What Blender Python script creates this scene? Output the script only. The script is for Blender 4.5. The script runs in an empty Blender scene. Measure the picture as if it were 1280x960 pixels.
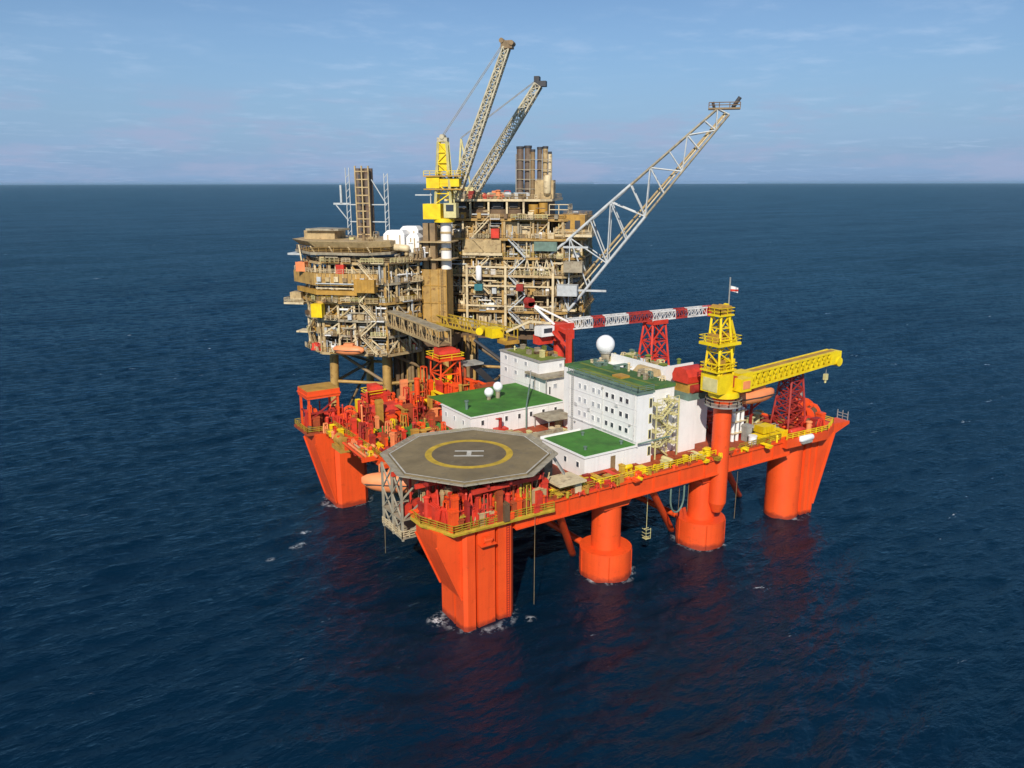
import bpy, math, random
from mathutils import Vector, Matrix
R = math.radians
rnd = random.Random(7)
sc = bpy.context.scene
col = sc.collection

# ------------------------------------------------------------------ camera
CAM = Vector((-54.95, -92.97, 65.0))
cd = bpy.data.cameras.new('camera'); cam = bpy.data.objects.new('camera', cd); col.objects.link(cam)
cd.sensor_width = 36.0; cd.lens = 28.125; cd.clip_start = 1.0; cd.clip_end = 120000.0
cam.location = CAM; cam.rotation_euler = (R(90 - 14.09), R(0.08), R(-33))
sc.camera = cam
# ------------------------------------------------------------------ sky, sun, exposure
SUN_EL, SUN_AZ = 36.0, -131.0
ts = Vector((math.cos(R(SUN_AZ)) * math.cos(R(SUN_EL)), math.sin(R(SUN_AZ)) * math.cos(R(SUN_EL)), math.sin(R(SUN_EL))))
w = bpy.data.worlds.new('World'); sc.world = w; w.use_nodes = True
nt = w.node_tree; nt.nodes.clear(); N = nt.nodes.new; LK = nt.links.new
sky = N('ShaderNodeTexSky'); sky.sky_type = 'NISHITA'; sky.sun_disc = False
sky.sun_elevation = R(SUN_EL); sky.sun_rotation = math.atan2(ts.x, ts.y)
sky.altitude = 0; sky.air_density = 1.0; sky.dust_density = 0.15; sky.ozone_density = 6.0
bg = N('ShaderNodeBackground'); bg.inputs[1].default_value = 0.091
wo = N('ShaderNodeOutputWorld')
tc = N('ShaderNodeTexCoord')
sep = N('ShaderNodeSeparateXYZ'); LK(tc.outputs['Generated'], sep.inputs[0])
def wmath(op, a, b=None):
    n = N('ShaderNodeMath'); n.operation = op; n.use_clamp = False
    for i, x in enumerate((a, b)):
        if x is None: continue
        if isinstance(x, (int, float)): n.inputs[i].default_value = x
        else: LK(x, n.inputs[i])
    return n.outputs[0]
# cloud sheet: direction projected on a flat layer above the sea
zz = wmath('ADD', wmath('MAXIMUM', sep.outputs[2], 0.0), 0.06)
cmb = N('ShaderNodeCombineXYZ')
LK(wmath('DIVIDE', sep.outputs[0], zz), cmb.inputs[0]); LK(wmath('DIVIDE', sep.outputs[1], zz), cmb.inputs[1])
def wnoise(scale, detail, rough, vec):
    n = N('ShaderNodeTexNoise'); n.inputs['Scale'].default_value = scale; n.inputs['Detail'].default_value = detail
    n.inputs['Roughness'].default_value = rough; LK(vec, n.inputs['Vector']); return n.outputs[0]
def wramp(x, a, b):
    n = N('ShaderNodeMapRange'); n.interpolation_type = 'SMOOTHSTEP'
    n.inputs[1].default_value = a; n.inputs[2].default_value = b; LK(x, n.inputs[0]); return n.outputs[0]
def wmix(fac, c1, c2):
    n = N('ShaderNodeMix'); n.data_type = 'RGBA'
    if isinstance(fac, (int, float)): n.inputs[0].default_value = fac
    else: LK(fac, n.inputs[0])
    for i, c in ((6, c1), (7, c2)):
        if isinstance(c, tuple): n.inputs[i].default_value = c
        else: LK(c, n.inputs[i])
    return n.outputs[2]
small = wramp(wnoise(2.6, 6, .62, cmb.outputs[0]), .46, .74)
patch = wramp(wnoise(.55, 3, .5, cmb.outputs[0]), .38, .58)
veil = wramp(wnoise(.30, 5, .6, cmb.outputs[0]), .36, .75)
# a bank of far cumulus low over the horizon (its own band of elevation)
mp = N('ShaderNodeMapping'); mp.inputs['Scale'].default_value = (3.0, 3.0, 15.0); LK(tc.outputs['Generated'], mp.inputs[0])
bank = wramp(wnoise(2.3, 6, .58, mp.outputs[0]), .46, .66)
low = wramp(sep.outputs[2], .125, .06)
hz = wramp(sep.outputs[2], .20, -.01)               # pale lavender haze thickening to the horizon all round
base = wmix(wmath('MULTIPLY', hz, .93), sky.outputs[0], (2.3, 3.9, 6.6, 1))
base = wmix(wmath('MULTIPLY', veil, .22), base, (3.6, 5.6, 8.6, 1))
base = wmix(wmath('MULTIPLY', wmath('MULTIPLY', small, patch), .34), base, (5.6, 7.2, 9.6, 1))
base = wmix(wmath('MULTIPLY', wmath('MULTIPLY', bank, low), .75), base, (4.0, 4.8, 7.0, 1))
LK(base, bg.inputs[0]); LK(bg.outputs[0], wo.inputs[0])
sl = bpy.data.lights.new('sun', 'SUN'); sl.energy = 4.9; sl.angle = R(0.55); sl.color = (1.0, .93, .82)
so = bpy.data.objects.new('sun', sl); col.objects.link(so)
so.location = ts * 300; so.rotation_euler = ts.to_track_quat('Z', 'Y').to_euler()
sc.view_settings.view_transform = 'Standard'; sc.view_settings.look = 'None'
sc.view_settings.exposure = 0.0; sc.view_settings.gamma = 1.0; sc.view_settings.use_curve_mapping = False
sc.cycles.max_bounces = 6

# ------------------------------------------------------------------ materials
MATS = {}
def paint(name, rgb, rough=.5, var=.25, rust=0.0, streak=.0, scale=.35, metal=0.0, rustcol=(.10, .035, .012), wet=False):
    m = bpy.data.materials.new(name); m.use_nodes = True; t = m.node_tree; n = t.nodes; l = t.links
    b = n['Principled BSDF']; b.inputs['Roughness'].default_value = rough; b.inputs['Metallic'].default_value = metal
    g = n.new('ShaderNodeNewGeometry')
    def noise(sc_, vec, det=4):
        k = n.new('ShaderNodeTexNoise'); k.inputs['Scale'].default_value = sc_; k.inputs['Detail'].default_value = det
        k.inputs['Roughness'].default_value = .6; l.new(vec, k.inputs['Vector']); return k.outputs[0]
    def rng(x, a, b_, c, d):
        k = n.new('ShaderNodeMapRange'); k.inputs[1].default_value = a; k.inputs[2].default_value = b_
        k.inputs[3].default_value = c; k.inputs[4].default_value = d; l.new(x, k.inputs[0]); return k.outputs[0]
    def mix(f, c1, c2):
        k = n.new('ShaderNodeMix'); k.data_type = 'RGBA'; l.new(f, k.inputs[0])
        for i, c in ((6, c1), (7, c2)):
            if isinstance(c, tuple): k.inputs[i].default_value = c + (1,)
            else: l.new(c, k.inputs[i])
        return k.outputs[2]
    dark = tuple(c * (1 - var) for c in rgb); lite = tuple(min(.85, c * (1 + var * .45)) for c in rgb)
    c = mix(rng(noise(scale, g.outputs['Position']), .32, .68, 0, 1), dark, lite)
    if streak:
        mp = n.new('ShaderNodeMapping'); mp.inputs['Scale'].default_value = (1.3, 1.3, .09); l.new(g.outputs['Position'], mp.inputs[0])
        c = mix(rng(noise(1.0, mp.outputs[0], 5), .48, .76, 0, streak), c, tuple(x * .45 + r * .4 for x, r in zip(rgb, rustcol)))
    if rust:
        c = mix(rng(noise(.9, g.outputs['Position'], 8), .60 - rust * .12, .72, 0, min(1, rust * 1.6)), c, rustcol)
    if wet:
        sp_ = n.new('ShaderNodeSeparateXYZ'); l.new(g.outputs['Position'], sp_.inputs[0])
        ad = n.new('ShaderNodeMath'); ad.operation = 'MULTIPLY_ADD'; l.new(noise(.8, g.outputs['Position']), ad.inputs[0]); ad.inputs[1].default_value = -1.6; l.new(sp_.outputs[2], ad.inputs[2])
        c = mix(rng(ad.outputs[0], .35, -.35, 0, .75), c, (.16, .022, .012))
    l.new(c, b.inputs['Base Color'])
    bp = n.new('ShaderNodeBump'); bp.inputs['Strength'].default_value = .25; bp.inputs['Distance'].default_value = .05
    l.new(noise(2.5, g.outputs['Position'], 3), bp.inputs['Height']); l.new(bp.outputs[0], b.inputs['Normal'])
    MATS[name] = m
paint('orange', (.90, .084, .012), .5, .20, .20, .5, .12, rustcol=(.30, .035, .006), wet=True)
paint('deckred', (.36, .060, .014), .7, .35, .4, 0, .5, rustcol=(.13, .05, .015))
paint('red', (.62, .045, .022), .5, .25, .25, 0, .6)
paint('deepred', (.34, .026, .018), .55, .3, .3, 0, .6)
paint('salmon', (.85, .27, .10), .5, .15, .1, 0, .4, rustcol=(.5, .12, .03))
paint('yellow', (.85, .58, .008), .45, .2, .15, 0, .5, rustcol=(.40, .17, .01))
paint('olive', (.42, .29, .02), .6, .4, .4, 0, .8, rustcol=(.20, .06, .015))
paint('oldwhite', (.58, .57, .55), .5, .25, .35, 0, .7)
paint('seam', (.58, .57, .56), .5, .1)
paint('palyel', (.62, .55, .25), .5, .25, .2, 0, .5)
paint('white', (.80, .78, .75), .45, .07, .06, .26, .3, rustcol=(.42, .33, .24))
paint('radome', (.82, .82, .82), .35, .02)
paint('green', (.050, .185, .020), .8, .40, .30, 0, .25, rustcol=(.10, .16, .03))
paint('roofgreen', (.055, .145, .035), .8, .45, .45, 0, .35, rustcol=(.13, .15, .03))
paint('moss', (.16, .20, .028), .8, .35, .3, 0, .4, rustcol=(.20, .13, .03))
paint('greygreen', (.13, .20, .16), .7, .3, .2, 0, .6)
paint('helideck', (.210, .158, .080), .85, .30, .45, 0, .22, rustcol=(.12, .10, .07))
paint('helidark', (.150, .112, .062), .85, .3, .4, 0, .3, rustcol=(.19, .15, .09))
paint('net', (.34, .30, .22), .7, .25, .2, 0, .8, rustcol=(.20, .16, .10))
paint('mark', (.52, .49, .42), .7, .3, .5, 0, .7, rustcol=(.30, .27, .2))
paint('ringy', (.54, .35, .03), .7, .32, .35, 0, .7, rustcol=(.30, .22, .04))
paint('grey', (.32, .31, .28), .55, .3, .25, 0, .6)
paint('dark', (.045, .045, .05), .6, .4)
paint('glass', (.05, .06, .075), .15, .2)
paint('paleglass', (.42, .43, .45), .2, .2)
paint('tan', (.45, .27, .075), .6, .25, .5, .35, .4)
paint('ochre', (.46, .25, .04), .6, .3, .3, .3, .4)
paint('beige', (.47, .34, .165), .6, .3, .5, .3, .5)
paint('cream', (.66, .53, .32), .55, .2, .5, .2, .5)
paint('brown', (.15, .09, .045), .65, .4, .4, 0, .5)
paint('umber', (.25, .165, .08), .65, .35, .3, 0, .5)
paint('steel', (.48, .50, .50), .45, .2, .15, 0, .6)
paint('pgrey', (.34, .29, .20), .6, .35, .5, 0, .6)
paint('teal', (.03, .17, .20), .5, .2)
paint('boomtan', (.50, .44, .30), .55, .3, .35, 0, .5)
paint('stack', (.15, .105, .075), .6, .35, .35, .3, .4)
paint('black', (.02, .02, .022), .6, .3)

# ------------------------------------------------------------------ mesh builder
class MB:
    def __init__(s): s.v = []; s.f = []
    def add(s, vs, fs):
        o = len(s.v); s.v += [tuple(x) for x in vs]; s.f += [tuple(i + o for i in f) for f in fs]; return s
    def box(s, x0, x1, y0, y1, z0, z1):
        return s.prism([(x0, y0), (x1, y0), (x1, y1), (x0, y1)], z0, z1)
    def prism(s, poly, z0, z1, top=None):
        n = len(poly); top = top or poly
        vs = [(x, y, z0) for x, y in poly] + [(x, y, z1) for x, y in top]
        fs = [tuple(range(n - 1, -1, -1)), tuple(range(n, 2 * n))]
        fs += [(i, (i + 1) % n, n + (i + 1) % n, n + i) for i in range(n)]
        return s.add(vs, fs)
    def extr(s, poly, ax, a0, a1):      # polygon in the two other axes, pushed along ax
        n = len(poly); mk = {'x': lambda u, v, a: (a, u, v), 'y': lambda u, v, a: (u, a, v)}[ax]
        vs = [mk(u, v, a0) for u, v in poly] + [mk(u, v, a1) for u, v in poly]
        fs = [tuple(range(n)), tuple(range(2 * n - 1, n - 1, -1))] + [(i, n + i, n + (i + 1) % n, (i + 1) % n) for i in range(n)]
        return s.add(vs, fs)
    def frame(s, p0, p1):
        p0, p1 = Vector(p0), Vector(p1); d = (p1 - p0).normalized()
        u = d.cross(Vector((0, 0, 1)))
        if u.length < 1e-3: u = Vector((1, 0, 0))
        u.normalize(); return p0, p1, u, u.cross(d)
    def cyl(s, p0, p1, r, r2=None, n=10):
        r2 = r if r2 is None else r2
        p0, p1, u, v = s.frame(p0, p1)
        vs = []
        for p, q in ((p0, r), (p1, r2)):
            vs += [p + (u * math.cos(2 * math.pi * i / n) + v * math.sin(2 * math.pi * i / n)) * q for i in range(n)]
        fs = [tuple(range(n - 1, -1, -1)), tuple(range(n, 2 * n))]
        fs += [(i, (i + 1) % n, n + (i + 1) % n, n + i) for i in range(n)]
        return s.add(vs, fs)
    def beam(s, p0, p1, wd, h=None):
        h = wd if h is None else h
        p0, p1, u, v = s.frame(p0, p1); u = u * wd / 2; v = v * h / 2
        vs = [p + a * u + b * v for p in (p0, p1) for a, b in ((-1, -1), (1, -1), (1, 1), (-1, 1))]
        return s.add(vs, [(3, 2, 1, 0), (4, 5, 6, 7), (0, 1, 5, 4), (1, 2, 6, 5), (2, 3, 7, 6), (3, 0, 4, 7)])
    def ball(s, c, r, sz=1.0, nu=20, nv=12, sx=1.0):
        vs = []; fs = []
        for j in range(nv + 1):
            t = math.pi * j / nv
            for i in range(nu):
                a = 2 * math.pi * i / nu
                vs.append((c[0] + sx * r * math.sin(t) * math.cos(a), c[1] + r * math.sin(t) * math.sin(a), c[2] + sz * r * math.cos(t)))
        for j in range(nv):
            for i in range(nu):
                k = (i + 1) % nu; fs.append((j * nu + i, (j + 1) * nu + i, (j + 1) * nu + k, j * nu + k))
        return s.add(vs, fs)
    def capsule(s, p0, p1, r, n=12):
        p0, p1, u, v = s.frame(p0, p1); d = (p1 - p0).normalized(); rings = []
        for p, sg in ((p0, -1), (p1, 1)):
            ts_ = (.02, .45, .8, 1.0) if sg < 0 else (1.0, .8, .45, .02)
            for t in ts_: rings.append((p + d * sg * r * .6 * math.sqrt(max(0, 1 - t * t)), r * t))
        vs = []; fs = []
        for c, q in rings: vs += [c + (u * math.cos(2 * math.pi * i / n) + v * math.sin(2 * math.pi * i / n)) * q for i in range(n)]
        for j in range(len(rings) - 1): fs += [(j * n + i, j * n + (i + 1) % n, (j + 1) * n + (i + 1) % n, (j + 1) * n + i) for i in range(n)]
        return s.add(vs, fs)
    def rail(s, pts, h=1.1, w_=.09, closed=False, step=2.2, rows=2):
        pts = [Vector(p) for p in pts]
        segs = list(zip(pts, pts[1:] + ([pts[0]] if closed else [])))
        if not closed: segs = segs[:len(pts) - 1]
        up = Vector((0, 0, 1))
        for a, b in segs:
            L = (b - a).length; k = max(1, int(L / step))
            for i in range(k + 1): 
                p = a.lerp(b, i / k); s.beam(p, p + up * h, w_)
            for r_ in range(rows): s.beam(a + up * h * (1 - r_ / rows), b + up * h * (1 - r_ / rows), w_)
        return s
    def lattice(s, c0, c1, m=8, wd=.12, cross=False):   # lacing between corner lists of the two ends
        k = len(c0)
        for j in range(k):
            a0, a1 = Vector(c0[j]), Vector(c1[j]); b0, b1 = Vector(c0[(j + 1) % k]), Vector(c1[(j + 1) % k])
            for i in range(m):
                p, q = a0.lerp(a1, i / m), b0.lerp(b1, (i + 1) / m)
                r_, t = b0.lerp(b1, i / m), a0.lerp(a1, (i + 1) / m)
                if i % 2 == 0 or cross: s.beam(p, q, wd)
                if i % 2 == 1 or cross: s.beam(r_, t, wd)
                s.beam(t, q, wd)
        return s

class Thing:
    def __init__(s, name, label, cat, loc=(0, 0, 0), rz=0.0, group=None, local=False):
        o = bpy.data.objects.new(name, None); col.objects.link(o); o.empty_display_size = 1
        o.location = loc; o.rotation_euler = (0, 0, rz); o['label'] = label; o['category'] = cat
        if group: o['group'] = group
        s.o = o; s.off = Vector((0, 0, 0)) if local else Vector(loc)
    def part(s, name, mb, mat, parent=None, label=None, kind=None):
        off = s.off if isinstance(s, Thing) else Vector((0, 0, 0))
        me = bpy.data.meshes.new(name); me.from_pydata([(x - off.x, y - off.y, z - off.z) for x, y, z in mb.v], [], mb.f)
        me.materials.append(MATS[mat]); me.polygons.foreach_set('use_smooth', [True] * len(me.polygons))
        me.set_sharp_from_angle(angle=R(35)); me.update()
        o = bpy.data.objects.new(name, me); col.objects.link(o); o.parent = parent or s.o
        if label: o['label'] = label
        if kind: o['kind'] = kind
        return o
    def place(s, name, me, loc, rz=0.0, parent=None):
        o = bpy.data.objects.new(name, me); col.objects.link(o); o.parent = parent or s.o
        o.location = Vector(loc) - (s.off if parent is None else Vector((0, 0, 0))); o.rotation_euler = (0, 0, rz); return o
def mesh_of(name, mb, mat):
    me = bpy.data.meshes.new(name); me.from_pydata(mb.v, [], mb.f); me.materials.append(MATS[mat]); me.update(); return me

# ------------------------------------------------------------------ sea
def make_sea():
    import numpy as np
    rs = np.random.RandomState(3)
    hd = R(57)                                  # the way the camera looks, only for where the mesh is finest
    na, a0 = 720, R(50)
    ang = np.linspace(hd - a0, hd + a0, na)
    r = [40.0]
    while r[-1] < 2200: r.append(r[-1] * 1.0046)
    r = np.array(r + [3000, 5000, 9000, 18000, 40000, 90000]); nr = len(r)
    X = CAM.x + np.outer(r, np.cos(ang)); Y = CAM.y + np.outer(r, np.sin(ang)); Z = np.zeros_like(X)
    wind = R(96)
    for i in range(90):
        lam = 1.9 * (13 / 1.9) ** rs.rand()
        th = wind + rs.normal(0, .42); k = 2 * math.pi / lam
        amp = .0062 * lam ** .62 * (0.6 + .8 * rs.rand())
        att = 1 / (1 + (r * .0046 * 2.3 / lam) ** 4)
        ph = k * (X * math.cos(th) + Y * math.sin(th)) + rs.rand() * 6.283
        Z += amp * att[:, None] * (np.sin(ph) + .22 * np.cos(2 * ph))
    verts = np.stack([X, Y, Z], -1).reshape(-1, 3)
    i, j = np.meshgrid(np.arange(nr - 1), np.arange(na - 1), indexing='ij')
    q = (i * na + j).ravel(); faces = np.stack([q, q + na, q + na + 1, q + 1], 1)
    # the rest of the sea, behind and beside
    rr = [0, 40, 400, 4000, 90000]; nb = 40; ang2 = np.linspace(hd + a0, hd - a0 + 2 * math.pi, nb)
    V2 = np.array([[CAM.x + q_ * math.cos(t), CAM.y + q_ * math.sin(t), -.02] for q_ in rr for t in ang2])
    o2 = len(verts); i, j = np.meshgrid(np.arange(len(rr) - 1), np.arange(nb - 1), indexing='ij')
    q = (i * nb + j).ravel() + o2; F2 = np.stack([q, q + nb, q + nb + 1, q + 1], 1)
    V3 = np.array([[CAM.x, CAM.y, -.02]] + [[CAM.x + 40 * math.cos(t), CAM.y + 40 * math.sin(t), -.02] for t in np.linspace(hd - a0, hd + a0, 20)])
    F3 = [(len(verts) + len(V2), len(verts) + len(V2) + 1 + k, len(verts) + len(V2) + 2 + k) for k in range(19)]
    allv = np.concatenate([verts, V2, V3])
    me = bpy.data.meshes.new('sea'); me.from_pydata(allv.tolist(), [], faces.tolist() + F2.tolist() + F3)
    me.polygons.foreach_set('use_smooth', [True] * len(me.polygons)); me.update()
    o = bpy.data.objects.new('sea', me); col.objects.link(o); o['kind'] = 'structure'
    m = bpy.data.materials.new('sea_water'); m.use_nodes = True; t = m.node_tree; n = t.nodes; l = t.links
    b = n['Principled BSDF']
    g = n.new('ShaderNodeNewGeometry')
    def noise(sc_, det, rough=.6, stretch=None):
        k = n.new('ShaderNodeTexNoise'); k.inputs['Scale'].default_value = sc_; k.inputs['Detail'].default_value = det; k.inputs['Roughness'].default_value = rough
        if stretch:
            mp_ = n.new('ShaderNodeMapping'); mp_.inputs['Scale'].default_value = stretch; l.new(g.outputs['Position'], mp_.inputs[0]); l.new(mp_.outputs[0], k.inputs['Vector'])
        else: l.new(g.outputs['Position'], k.inputs['Vector'])
        return k.outputs[0]
    def mth(op, a, b_=None, clamp=False):
        k = n.new('ShaderNodeMath'); k.operation = op; k.use_clamp = clamp
        for ii, x in enumerate((a, b_)):
            if x is None: continue
            if isinstance(x, (int, float)): k.inputs[ii].default_value = x
            else: l.new(x, k.inputs[ii])
        return k.outputs[0]
    def rng(x, a, b_):
        k = n.new('ShaderNodeMapRange'); k.inputs[1].default_value = a; k.inputs[2].default_value = b_; l.new(x, k.inputs[0]); return k.outputs[0]
    h = mth('ADD', mth('MULTIPLY', noise(.24, 5, .62, (.42, 1, 1)), .6), mth('ADD', mth('MULTIPLY', noise(.75, 5, .6, (.55, 1, 1)), .55), mth('MULTIPLY', noise(2.0, 3, .6, (.65, 1, 1)), .10)))
    bp = n.new('ShaderNodeBump'); bp.inputs['Strength'].default_value = 1.0; bp.inputs['Distance'].default_value = .72
    l.new(h, bp.inputs['Height'])
    # foam: rare whitecaps and churned water at two column feet
    sp = n.new('ShaderNodeSeparateXYZ'); l.new(g.outputs['Position'], sp.inputs[0])
    caps = mth('MULTIPLY', rng(noise(.032, 2, .5), .52, .64), rng(noise(.24, 6, .70, (.35, 1, 1)), .665, .72))
    fm = caps
    churn = rng(noise(1.1, 6, .7), .47, .62); wash = rng(noise(.55, 5, .7), .50, .66)
    for fx, fy, r0, r1, k in ((-4.6, 5.6, 0, 1.9, 1), (7.6, -1.6, 0, 1.1, .8), (-14.5, 43, 0, 1.4, .8), (-13.2, 43.4, 0, 1.2, .8), (-11, 47.5, 0, 1.2, .8), (-20, 40, 0, 1.0, .6),   # churned patches
                              (1.7, 4.3, 5.6, 1.0, .4), (27.2, 4.25, 4.45, 1.0, .5), (50, 4.25, 4.45, 1.0, .5), (74.5, 4.2, 3.9, 1.2, .5), (1.9, 59.4, 4.6, 1.2, .5)):   # wash round the column feet
        d = mth('SQRT', mth('ADD', mth('POWER', mth('SUBTRACT', sp.outputs[0], fx), 2), mth('POWER', mth('SUBTRACT', sp.outputs[1], fy), 2)))
        near = rng(mth('ABSOLUTE', mth('SUBTRACT', d, r0)) if r0 else d, r1, r1 * .2)
        fm = mth('MAXIMUM', fm, mth('MULTIPLY', mth('MULTIPLY', near, churn if not r0 else wash), k))
    mx = n.new('ShaderNodeMix'); mx.data_type = 'RGBA'; l.new(fm, mx.inputs[0])
    mx.inputs[6].default_value = (.0006, .0108, .0260, 1); mx.inputs[7].default_value = (.62, .66, .68, 1)
    # deep water under a reflecting skin; a wind-roughened sea never mirrors fully at a grazing view, so the skin saturates
    n.remove(b)
    df = n.new('ShaderNodeBsdfDiffuse'); l.new(mx.outputs[2], df.inputs[0])
    gl = n.new('ShaderNodeBsdfGlossy'); gl.inputs['Color'].default_value = (.60, .92, 1.0, 1); gl.inputs['Roughness'].default_value = .06
    fr = n.new('ShaderNodeFresnel'); fr.inputs['IOR'].default_value = 1.52
    for x in (gl, fr): l.new(bp.outputs[0], x.inputs['Normal'])
    ms = n.new('ShaderNodeMixShader'); gust = mth('ADD', .40, mth('MULTIPLY', mth('SUBTRACT', mth('ADD', noise(.012, 5, .6, (.3, 1, 1)), mth('MULTIPLY', noise(.07, 4, .6, (.35, 1, 1)), .9)), .95), .55))   # cat's paws: patches of rougher and calmer water
    sat = mth('DIVIDE', mth('MULTIPLY', fr.outputs[0], gust), mth('ADD', fr.outputs[0], gust))
    l.new(mth('MULTIPLY', sat, mth('SUBTRACT', 1.0, fm)), ms.inputs[0])
    l.new(df.outputs[0], ms.inputs[1]); l.new(gl.outputs[0], ms.inputs[2]); l.new(ms.outputs[0], n['Material Output'].inputs['Surface'])
    me.materials.append(m)
make_sea()

# ================================================================== the semi-submersible rig
DZ = 17.9                                            # main deck level
hull = Thing('accommodation_rig', 'orange semi-submersible rig hull standing on eight columns in the sea', 'oil rig', (36, 31, 0))
def corner_column(sx, sy, x0, y0, hx=4.5, zf=5.0, fw=4.2):
    """box column with two vertical grooves and a flare outward along the length; sx: outward sign in x, sy: outward sign in y"""
    def P(x, y): return (x0 + sx * x, y0 + sy * y)   # x, y measured outward from the column centre
    hy, c, g = 4.1, .9, .95
    pl = [(-hx + c, hy), (-1.3, hy), (-1.3, hy - g), (-.75, hy - g), (-.75, hy), (2.2, hy), (2.2, hy - g), (2.65, hy - g), (2.65, hy), (hx - .5, hy), (hx, hy - .5),
          (hx, 1.2), (hx - g, 1.2), (hx - g, .75), (hx, .75), (hx, -hy + c), (hx - c, -hy), (-hx + c, -hy), (-hx, -hy + c), (-hx, hy - c)]
    pl = [P(*p) for p in pl]
    if sx * sy > 0: pl = pl[::-1]
    cshape = hull.part('corner_column', MB().prism(pl, -8, 16.2), 'orange')
    fl = MB()
    prof = [(hx - .02, zf), (hx + fw, 14.4), (hx + fw, 16.4), (hx - .02, 16.4)]
    ys = sorted((P(0, hy - .9)[1], P(0, -hy + .6)[1]))
    pr = [(x0 + sx * x, z) for x, z in prof]
    if sx > 0: pr = pr[::-1]
    fl.extr(pr, 'y', ys[0], ys[1])
    hull.part('column_flare', fl, 'orange', cshape)
    for y in (hy - .9, -hy + .6):                    # stiffener ribs framing the flare
        yy = P(0, y)[1]
        hull.part('stiffener', MB().beam((x0 + sx * (hx + .05), yy, zf), (x0 + sx * (hx + fw + .1), yy, 14.4), .3, .3), 'orange', cshape)
    ld = MB()                                        # ladder on the outer face
    lx, ly = P(-3.0, hy + .12)
    for dx in (-.25, .25): ld.beam((lx + dx, ly, 0), (lx + dx, ly, 16), .07)
    for i in range(40): ld.beam((lx - .25, ly, .4 + i * .4), (lx + .25, ly, .4 + i * .4), .05)
    hull.part('ladder', ld, 'deepred', cshape)
    px, py = P(.9, hy + .55)
    hull.part('fairlead', MB().box(px - 1.3, px + 1.3, py - .52, py + .52, 13.6, 13.8).box(px - .5, px + .5, py - .4, py + .5, 13.8, 14.9).cyl((px - .7, py, 14.4), (px + .7, py, 14.4), .45, n=14), 'orange', cshape)
corner_column(-1, -1, 1.7, 4.3, 4.5, 5.0, 3.9); corner_column(-1, 1, 2.1, 59.4, 3.5, 1.0, 3.7)
def far_corner(sy, y0):
    m = MB().cyl((73.0, y0, -8), (73.0, y0, 16.2), 3.3, n=40)
    c = hull.part('corner_column', m, 'orange')
    b0, b1 = y0 - 3.2, y0 + 3.2
    m = MB().extr([(75.0, -8), (78.4, -8), (78.4, 2), (83.6, 16.2), (75.0, 16.2)][::-1], 'y', b0, b1)
    hull.part('column_flare', m, 'orange', c)
    yy = y0 + sy * 3.3
    for p0, p1 in (((76.5, yy, -4), (76.5, yy, 16)), ((77.7, yy, -4), (78.6, yy, 16)), ((78.5, yy, 2), (83.5, yy, 16.1))): hull.part('stiffener', MB().beam(p0, p1, .3), 'orange', c)
far_corner(-1, 4.2); far_corner(1, 59.5)
for cx in (27.2, 50.0):
    for cy in (4.25, 59.5):
        c = hull.part('column', MB().cyl((cx, cy, -8), (cx, cy, 15.4), 2.5, n=40), 'orange')
        k = MB().cyl((cx, cy, -8), (cx, cy, 4.9), 4.45, n=40)
        hull.part('collar', k, 'orange', c)
        for a in range(5):
            t = a * math.pi / 2.5 + .4; hull.part('stiffener', MB().beam((cx + 4.46 * math.cos(t), cy + 4.46 * math.sin(t), -4), (cx + 4.46 * math.cos(t), cy + 4.46 * math.sin(t), 4.7), .14), 'orange', c)
        hull.part('haunch', MB().extr([(cx - 2.6, 12.6), (cx + 2.6, 12.6), (cx + 4.0, 14.55), (cx - 4.0, 14.55)], 'y', cy - 2.6, cy + 2.6), 'orange', c)
def weld(cx, cy, r, zs):
    for z in zs: hull.part('weld_seam', MB().cyl((cx, cy, z - .05), (cx, cy, z + .05), r + .025, n=40), 'orange')
for cx in (27.2, 50.0):
    weld(cx, 4.25, 2.5, (7.0, 9.4)); weld(cx, 4.25, 4.45, (2.4, 4.8))
weld(73.0, 4.2, 3.3, (3, 6, 9, 12))
# deck box: girders round the edge, plating between
for nm, b in (('side_girder', (6.1, 69.0, .25, 4.6)), ('side_girder', (6.1, 69.0, 58.8, 63.2))):
    g = hull.part(nm, MB().box(b[0], b[1], b[2], b[3], 14.5, DZ - .35), 'orange')
    m = MB()
    y = b[2] - .1 if b[2] < 10 else b[3] + .1
    for x in range(10, 69, 6): m.box(x - .1, x + .1, y - .14, y + .14, 14.7, DZ - .5)
    m.box(b[0], b[1], y - .2, y + .2, 14.42, 14.62); m.box(b[0], b[1], y - .25, y + .25, DZ - .6, DZ - .36)
    hull.part('stiffener', m, 'orange', g)
for a in ((3.4, 7.4), (69.8, 74.0)): hull.part('end_girder', MB().box(a[0], a[1], 8.4, 55.3, 14.5, DZ), 'orange')
for y in (20, 31.5, 43): hull.part('cross_girder', MB().box(3.8, 69.8, y - 1.2, y + 1.2, 14.2, DZ - .4), 'orange')
hull.part('main_deck', MB().box(3.2, 75, .5, 63, 16.6, DZ + .02), 'deckred')
hull.part('end_platform', MB().box(-1.6, 3.2, 31, 55.5, 16.2, DZ + .02), 'orange')
for (p0, p1) in (((14.8, 1.0, 14.6), (27.2, 13.1, -1)), ((34.3, 1.2, 14.6), (49.5, 10.6, -1)), ((53, 1.8, 14.6), (74.5, 16.0, -1)),
                 ((14.8, 62.5, 14.6), (27.2, 50, -1)), ((34.3, 62.5, 14.6), (49.5, 52, -1)), ((27, 8, 3), (27, 56, 3)), ((49.6, 8, 3), (49.6, 56, 3))):
    hull.part('brace', MB().cyl(p0, p1, .62, n=14), 'orange')
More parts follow.
